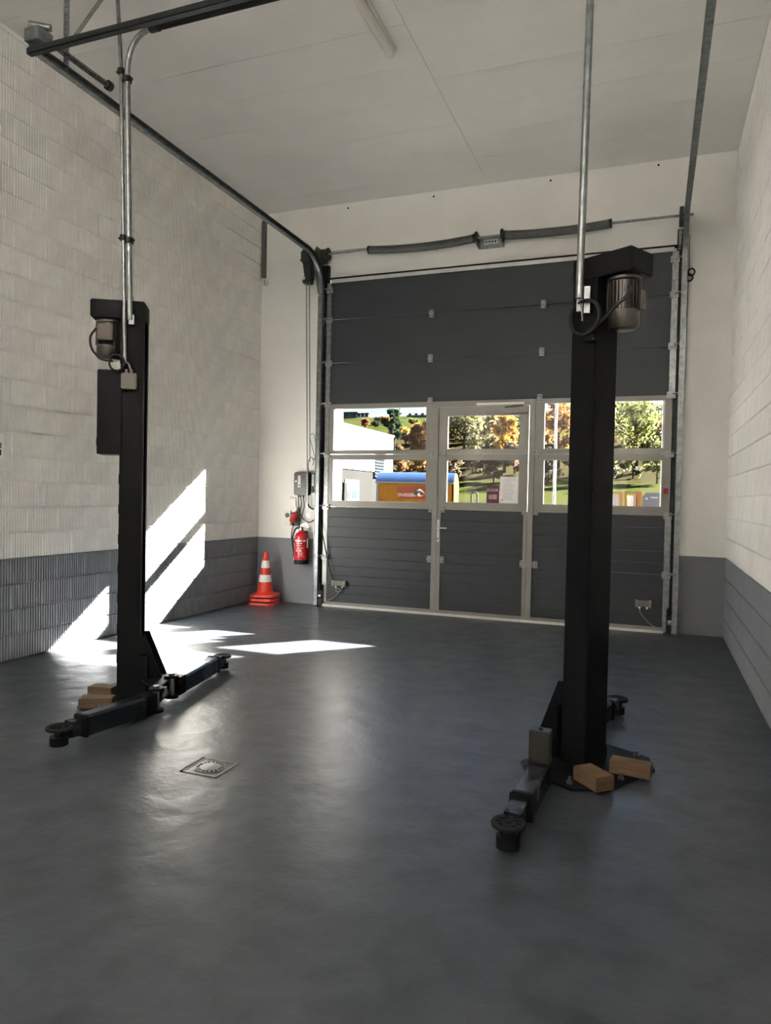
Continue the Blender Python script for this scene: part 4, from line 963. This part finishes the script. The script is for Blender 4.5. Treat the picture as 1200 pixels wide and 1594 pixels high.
emb([(.62, .62), (.74, .82), (.82, .72), (.94, .40), (.80, .60), (.72, .66)], M_signw, .023)
emb([(.66, .34), (.72, .52), (.78, .28), (.90, .30), (.76, .20), (.70, .22)], M_signw, .023)
emb([(.76, .58), (.84, .56), (.90, .42), (.80, .36)], M_signk, .022)

wg.rotation_euler = (0, 0, math.radians(10))
# flag pole, hoop, crates, cabinet in the yard
q = aty(862, 785, 12)
fp_ = thing('flag_pole', (q.x, 12, -.05), 'tall thin white pole standing in the yard behind the right window', 'pole')
part(G().cyl((q.x, 12, -.05), (q.x, 12, 7.5), .045, .03, n=12), 'shaft', M_pole, fp_, smooth=True)
part(G().cyl((q.x, 12, -.05), (q.x, 12, .0), .12, n=16), 'foot', M_conc, fp_, smooth=True)
q = aty(733.5, 783, 14); q2 = aty(743, 765, 14)
xc, hw = (q.x + q2.x) / 2, (q2.x - q.x) / 2
solo(G().tube([(xc - hw, 14, -.05), (xc - hw, 14, 1.44)] + [(xc - hw * math.cos(a), 14, 1.44 + hw * math.sin(a)) for a in [math.pi * i / 8 for i in range(1, 8)]] + [(xc + hw, 14, 1.44), (xc + hw, 14, -.05)], .030, 8), 'steel_hoop', M_signk, 'dark steel hoop standing in the yard behind the wicket window', 'hoop', smooth=True)
X = lambda px: aty(px, 770, 14).x
cr = thing('board_crate', (X(955), 14.3, -.05), 'pale boarded crate with orange timber posts in the yard', 'crate')
for px in (935, 967): part(G().bx(X(px) - .05, X(px) + .05, 14, 14.1, -.05, 1.60), 'post', M_ply, cr)
for i in range(5): part(G().bx(X(937) + i * .10, X(937) + i * .10 + .095, 14.04, 14.07, 0, 1.53), 'board', M_plyw, cr)
part(G().bx(X(930), X(969.5), 13.98, 14.12, 1.55, 1.61), 'top_rail', M_ply, cr); part(G().bx(X(937), X(966), 14.07, 14.8, -.02, 1.45), 'body', M_plyw, cr)
fr = thing('timber_rack', (X(985), 14.3, -.05), 'open orange timber frame with a white sheet between crate and grey cabinet', 'frame')
for px, m in ((974, M_ply), (988, M_plyw), (994, M_ply), (998, M_ply)): part(G().bx(X(px) - .035, X(px) + .035, 14.05, 14.15, -.05, 1.60), 'post', m, fr)
part(G().bx(X(972), X(999), 14.03, 14.17, 1.56, 1.62), 'top_rail', M_ply, fr)
part(G().bx(X(975), X(986), 14.20, 14.22, .3, 1.50), 'white_sheet', M_signw, fr); part(G().bx(X(988), X(994), 14.20, 14.22, .0, 1.56), 'panel', M_signr, fr)
gc = thing('grey_cabinet', (X(1018), 14.3, -.05), 'grey cabinet with rounded corners at the right edge of the yard', 'cabinet')
rr = .16; xa, xb = X(1000.5), X(1042); za, zb_ = -.05, 1.60
pts = [(xa, za)] + [(xa + rr - rr * math.cos(t), zb_ - rr + rr * math.sin(t)) for t in [math.pi / 2 * i / 6 for i in range(7)]] + [(xb - rr + rr * math.sin(t), zb_ - rr + rr * math.cos(t)) for t in [math.pi / 2 * i / 6 for i in range(7)]] + [(xb, za)]
part(G().prism([(x, 14.0, z) for x, z in pts], [(x, 14.7, z) for x, z in pts]), 'body', M_panel, gc)
part(G().cyl((X(1006.5), 14, 1.42), (X(1006.5), 13.98, 1.42), .03, n=10), 'lock', M_signw, gc)
part(G().bx(X(1013), X(1024), 13.992, 14, 1.44, 1.475), 'name_strip', M_pole, gc)

# trees and bushes
def tree(name, base, h, cr_, leaf, n, size, seed, label, cat='tree', grp='autumn trees on the slope', trunk=.12, low=.3, sparse=.5, nbr=9):
    rnd = random.Random(seed); t = thing(name, base, label, cat, grp); B = Vector(base)
    wood = G(); ends = []
    lean = Vector((rnd.uniform(-.06, .06), rnd.uniform(-.06, .06), 1))
    wood.tube([B - Vector((0, 0, .3)), B + lean * h * .3, B + lean * h * .62, B + lean * h * .92], [trunk, trunk * .8, trunk * .5, trunk * .12], 6)
    for i in range(nbr):
        f = low + (.92 - low) * (i + rnd.random()) / nbr; st = B + lean * h * f * .9
        an = i * 2.4 + rnd.uniform(-.4, .4); pr = math.sin(math.pi * min(1, (f - low) / (1 - low) * .75 + .25)) ** .7
        d = Vector((math.cos(an), math.sin(an), rnd.uniform(.35, .9))); L = cr_ * pr * rnd.uniform(.75, 1.1)
        mid = st + d.normalized() * L * .5 + Vector((0, 0, .04 * h)); en = st + d.normalized() * L + Vector((0, 0, .08 * h))
        wood.tube([st, mid, en], [trunk * .42, trunk * .26, trunk * .08], 5)
        for k in range(4):
            s_ = st.lerp(en, rnd.uniform(.35, .95)); dd_ = (d.normalized() + Vector((rnd.uniform(-1, 1), rnd.uniform(-1, 1), rnd.uniform(-.2, .9)))).normalized()
            e = s_ + dd_ * L * rnd.uniform(.3, .55); wood.tube([s_, e], [trunk * .14, trunk * .05], 4); ends += [e, s_.lerp(e, .5)]
        ends.append(en)
    part(wood, 'trunk', M_bark, t, recalc=False)
    keys = leaf if isinstance(leaf, (list, tuple)) else [leaf]
    gl = G()
    for i in range(n):
        c = rnd.choice(ends) + Vector((rnd.gauss(0, 1), rnd.gauss(0, 1), rnd.gauss(0, .8))) * cr_ * .16
        if c.z < B.z + .05: c.z = B.z + rnd.uniform(.05, .4)
        nrm = Vector((rnd.gauss(0, 1), rnd.gauss(0, 1), rnd.gauss(0, 1) + .4)).normalized(); a = nrm.orthogonal().normalized(); b = nrm.cross(a)
        th = rnd.uniform(0, 6.28); a, b = a * math.cos(th) + b * math.sin(th), b * math.cos(th) - a * math.sin(th)
        s_ = size * rnd.uniform(.6, 1.3); gl.cur = rnd.randrange(len(keys))
        gl.add([c - a * s_, c - b * s_ * .55, c + a * s_, c + b * s_ * .55], [(0, 1, 2, 3)])
    o = part(gl, 'foliage', [LEAF[k] for k in keys], t, recalc=False); o['kind'] = 'stuff'
    return t
def T(px, Y, pytop, wpx, leaf, n, size, seed, label, **k):
    b = gpt(px, Y); h = topz(px, pytop, Y) - b.z; w = wpx / FPX * (Y + 8)
    tree(k.pop('name', 'autumn_tree'), b, h, w / 2, leaf, n, size, seed, label, **k)
T(611, 60, 632, 30, 'ivy', 1500, .20, 1, 'dark ivy-clad tree rising behind the white hall', trunk=.30, low=.35)
T(652, 50, 652, 46, ['brown', 'orange', 'rust'], 2400, .17, 2, 'rust-brown bushy tree behind the orange wagon')
T(722, 56, 640, 66, ['olive', 'grey', 'lime'], 2800, .17, 3, 'large olive-grey tree in the left half of the wicket window', trunk=.2)
T(756, 60, 648, 40, ['grey', 'brown', 'olive'], 1800, .17, 4, 'greyish thin-leaved tree left of the golden tree')
T(784, 54, 642, 36, ['gold', 'orange'], 2600, .16, 5, 'bright golden autumn tree in the wicket window', trunk=.16)
T(812, 58, 645, 36, ['green', 'grey'], 1500, .17, 6, 'grey-green tree right of the golden tree')
T(868, 53, 612, 52, ['orange', 'brown', 'rust'], 3200, .17, 7, 'tall orange tree behind the white pole', trunk=.2)
T(910, 66, 630, 56, ['olive', 'orange'], 2200, .17, 8, 'olive and orange tree mostly hidden by the right lift post')
T(988, 55, 622, 74, ['lime', 'green'], 2000, .15, 9, 'wide thin-leaved green tree in front of the dark chalet', trunk=.26, nbr=13)
T(1032, 58, 655, 40, ['brown', 'rust'], 1500, .17, 10, 'reddish brown tree at the right window edge')
bushes = [(622, 46, 690, 30, ['brown', 'rust'], 'low brown hedge bush beside the white hall corner'), (650, 46, 694, 36, ['brown', 'orange'], 'brown bush just above the wagon roof'),
          (704, 50, 700, 34, ['grey', 'brown'], 'grey thicket bush at the left edge of the wicket window'), (735, 49, 698, 40, ['brown', 'grey'], 'brown-grey thicket bush under the olive tree'),
          (768, 50, 696, 36, ['grey', 'olive'], 'grey-olive thicket bush below the golden tree'), (800, 50, 690, 38, ['rust', 'grey'], 'reddish thicket bush above the white notice sheet'),
          (852, 50, 700, 40, ['grey', 'brown'], 'grey-brown thicket bush behind the white pole'), (894, 50, 702, 46, ['olive', 'grey'], 'olive thicket bush hidden behind the right lift post'),
          (948, 50, 698, 40, ['grey', 'green'], 'grey-green thicket bush right of the lift post'), (985, 49, 694, 40, ['grey', 'lime'], 'grey thicket bush under the wide green tree'),
          (1022, 50, 692, 44, ['olive', 'green'], 'olive thicket bush at the right window edge')]
for i, (px, Y, pt, w_, lf, lab) in enumerate(bushes):
    T(px, Y + (3.5 if i % 2 else -1.5), pt, w_ * .9, lf, 1500, .15, 40 + i, lab, name='thicket_bush', cat='bush', grp='thicket at the foot of the slope', low=.05, trunk=.07, nbr=8)
second = [(630, 72, 676, 40, ['brown', 'orange'], 'brown tree behind the rust tree, right of the ivy tree'), (690, 70, 660, 50, ['olive', 'brown'], 'olive-brown tree behind the left wicket post'),
          (708, 76, 652, 44, ['lime', 'olive'], 'pale olive tree high on the slope at the wicket window left edge'), (738, 78, 650, 44, ['grey', 'olive'], 'grey bare-looking tree high on the slope in the wicket window'),
          (770, 74, 655, 40, ['brown', 'gold'], 'brown-gold tree behind the golden tree'), (800, 80, 648, 44, ['green', 'brown'], 'green-brown tree in the upper right of the wicket window'),
          (835, 72, 652, 44, ['orange', 'brown'], 'orange-brown tree behind the right wicket post'), (880, 76, 632, 50, ['brown', 'orange'], 'brown tree in the second row beside the white pole'),
          (930, 74, 645, 50, ['olive', 'grey'], 'olive tree in the second row behind the lift post'), (965, 78, 655, 44, ['lime', 'olive'], 'pale green tree in the second row left of the chalet'),
          (1005, 74, 658, 44, ['olive', 'lime'], 'olive-green tree in the second row below the chalet'), (1040, 76, 650, 44, ['brown', 'grey'], 'brown-grey tree in the second row at the right window edge')]
for i, (px, Y, pt, w_, lf, lab) in enumerate(second):
    T(px, Y, pt, w_, lf, 2000, .22, 100 + i, lab, grp='second row of trees on the slope', low=.12, trunk=.13)
for i, (px, Y, pt, w_, lf, lab) in enumerate([(566, 120, 654, 14, 'rust', 'small rust-coloured shrub above the hall roof'), (583, 120, 658, 12, 'ivy', 'round dark shrub beside the beige cottage'),
                                               (597, 130, 652, 16, ['rust', 'brown'], 'brown garden tree left of the ivy tree'), (640, 130, 655, 14, 'green', 'small green garden tree below the long roof'),
                                               (960, 190, 628, 16, 'ivy', 'dark tree left of the chalet on the hilltop'), (1022, 195, 632, 16, 'grey', 'bare grey tree right of the chalet')]):
    T(px, Y, pt, w_, lf, 420, .30, 70 + i, lab, name='garden_tree', grp='trees on the hilltop', low=.1, trunk=.15)

# houses on the hill
def house(name, px0, px1, pyb, pyt, Y, label, wall, roof, kind='flat', depth=8, wins=3):
    a, b = aty(px0, pyb, Y), aty(px1, pyb, Y); zt_ = topz((px0 + px1) / 2, pyt, Y); gz = hgt((a.x + b.x) / 2, Y) - .6
    t = thing(name, ((a.x + b.x) / 2, Y + depth / 2, gz), label, 'house', 'houses on the hilltop')
    if kind == 'flat':
        part(G().bx(a.x, b.x, Y, Y + depth, gz, zt_), 'wall', wall, t); part(G().bx(a.x - .3, b.x + .3, Y - .3, Y + depth + .3, zt_, zt_ + .35), 'roof', roof, t); ze = zt_
    elif kind == 'long':
        ze = gz + .6 + (zt_ - gz - .6) * .45
        part(G().bx(a.x, b.x, Y, Y + depth, gz, ze), 'wall', wall, t)
        part(G().prism([(a.x - .5, Y - .6, ze), (a.x - .5, Y + depth + .6, ze), (a.x - .5, Y + depth / 2, zt_)], [(b.x + .5, Y - .6, ze), (b.x + .5, Y + depth + .6, ze), (b.x + .5, Y + depth / 2, zt_)]), 'roof', roof, t)
    else:
        ze = gz + .6 + (zt_ - gz - .6) * .52; xm = (a.x + b.x) / 2
        part(G().bx(a.x + 1, b.x - 1, Y, Y + depth, gz, ze), 'wall', wall, t)
        V = [(a.x - .4, Y - 1, ze), (b.x + .4, Y - 1, ze), (b.x + .4, Y + depth + 1, ze), (a.x - .4, Y + depth + 1, ze), (xm - 1.2, Y + depth / 2, zt_), (xm + 1.2, Y + depth / 2, zt_)]
        part(G().add(V, [(3, 2, 1, 0), (0, 1, 5, 4), (1, 2, 5), (2, 3, 4, 5), (3, 0, 4)]), 'roof', roof, t)
    for i in range(wins):
        xx = a.x + (b.x - a.x) * (i + .5) / wins; zz = (gz + .6 + ze) / 2
        w_ = part(G().bx(xx - .45, xx + .45, Y - .06, Y + .01, zz - .2, zz + 1.0), 'window', M_wind, t)
        part(G().bx(xx - .5, xx + .5, Y - .1, Y, zz - .28, zz - .2), 'window_sill', M_trim, w_)
    return t
house('hill_house', 555, 573.5, 657, 645, 198, 'white flat-roofed house with three windows on the hilltop', M_housew, M_roofd)
house('hill_house', 533, 555.5, 660, 643, 202, 'slate-blue flat-roofed house block left of the white house', M_houseg, M_roofd, wins=2)
house('hill_house', 582, 593, 664, 654, 150, 'small beige cottage below the hilltop houses', mat('house_beige', (.34, .27, .15), .8, noise=.05), M_roofd, 'long', 5, 2)
house('hill_house', 633, 672, 658, 642, 198, 'long low house with dark roof right of the ivy tree', M_houseg, M_roofd, 'long', 9, 4)
house('hill_house', 961, 1012, 645, 624, 200, 'dark hip-roofed chalet on the hilltop in the right window', M_roofd, M_roofd, 'hip', 9, 4)
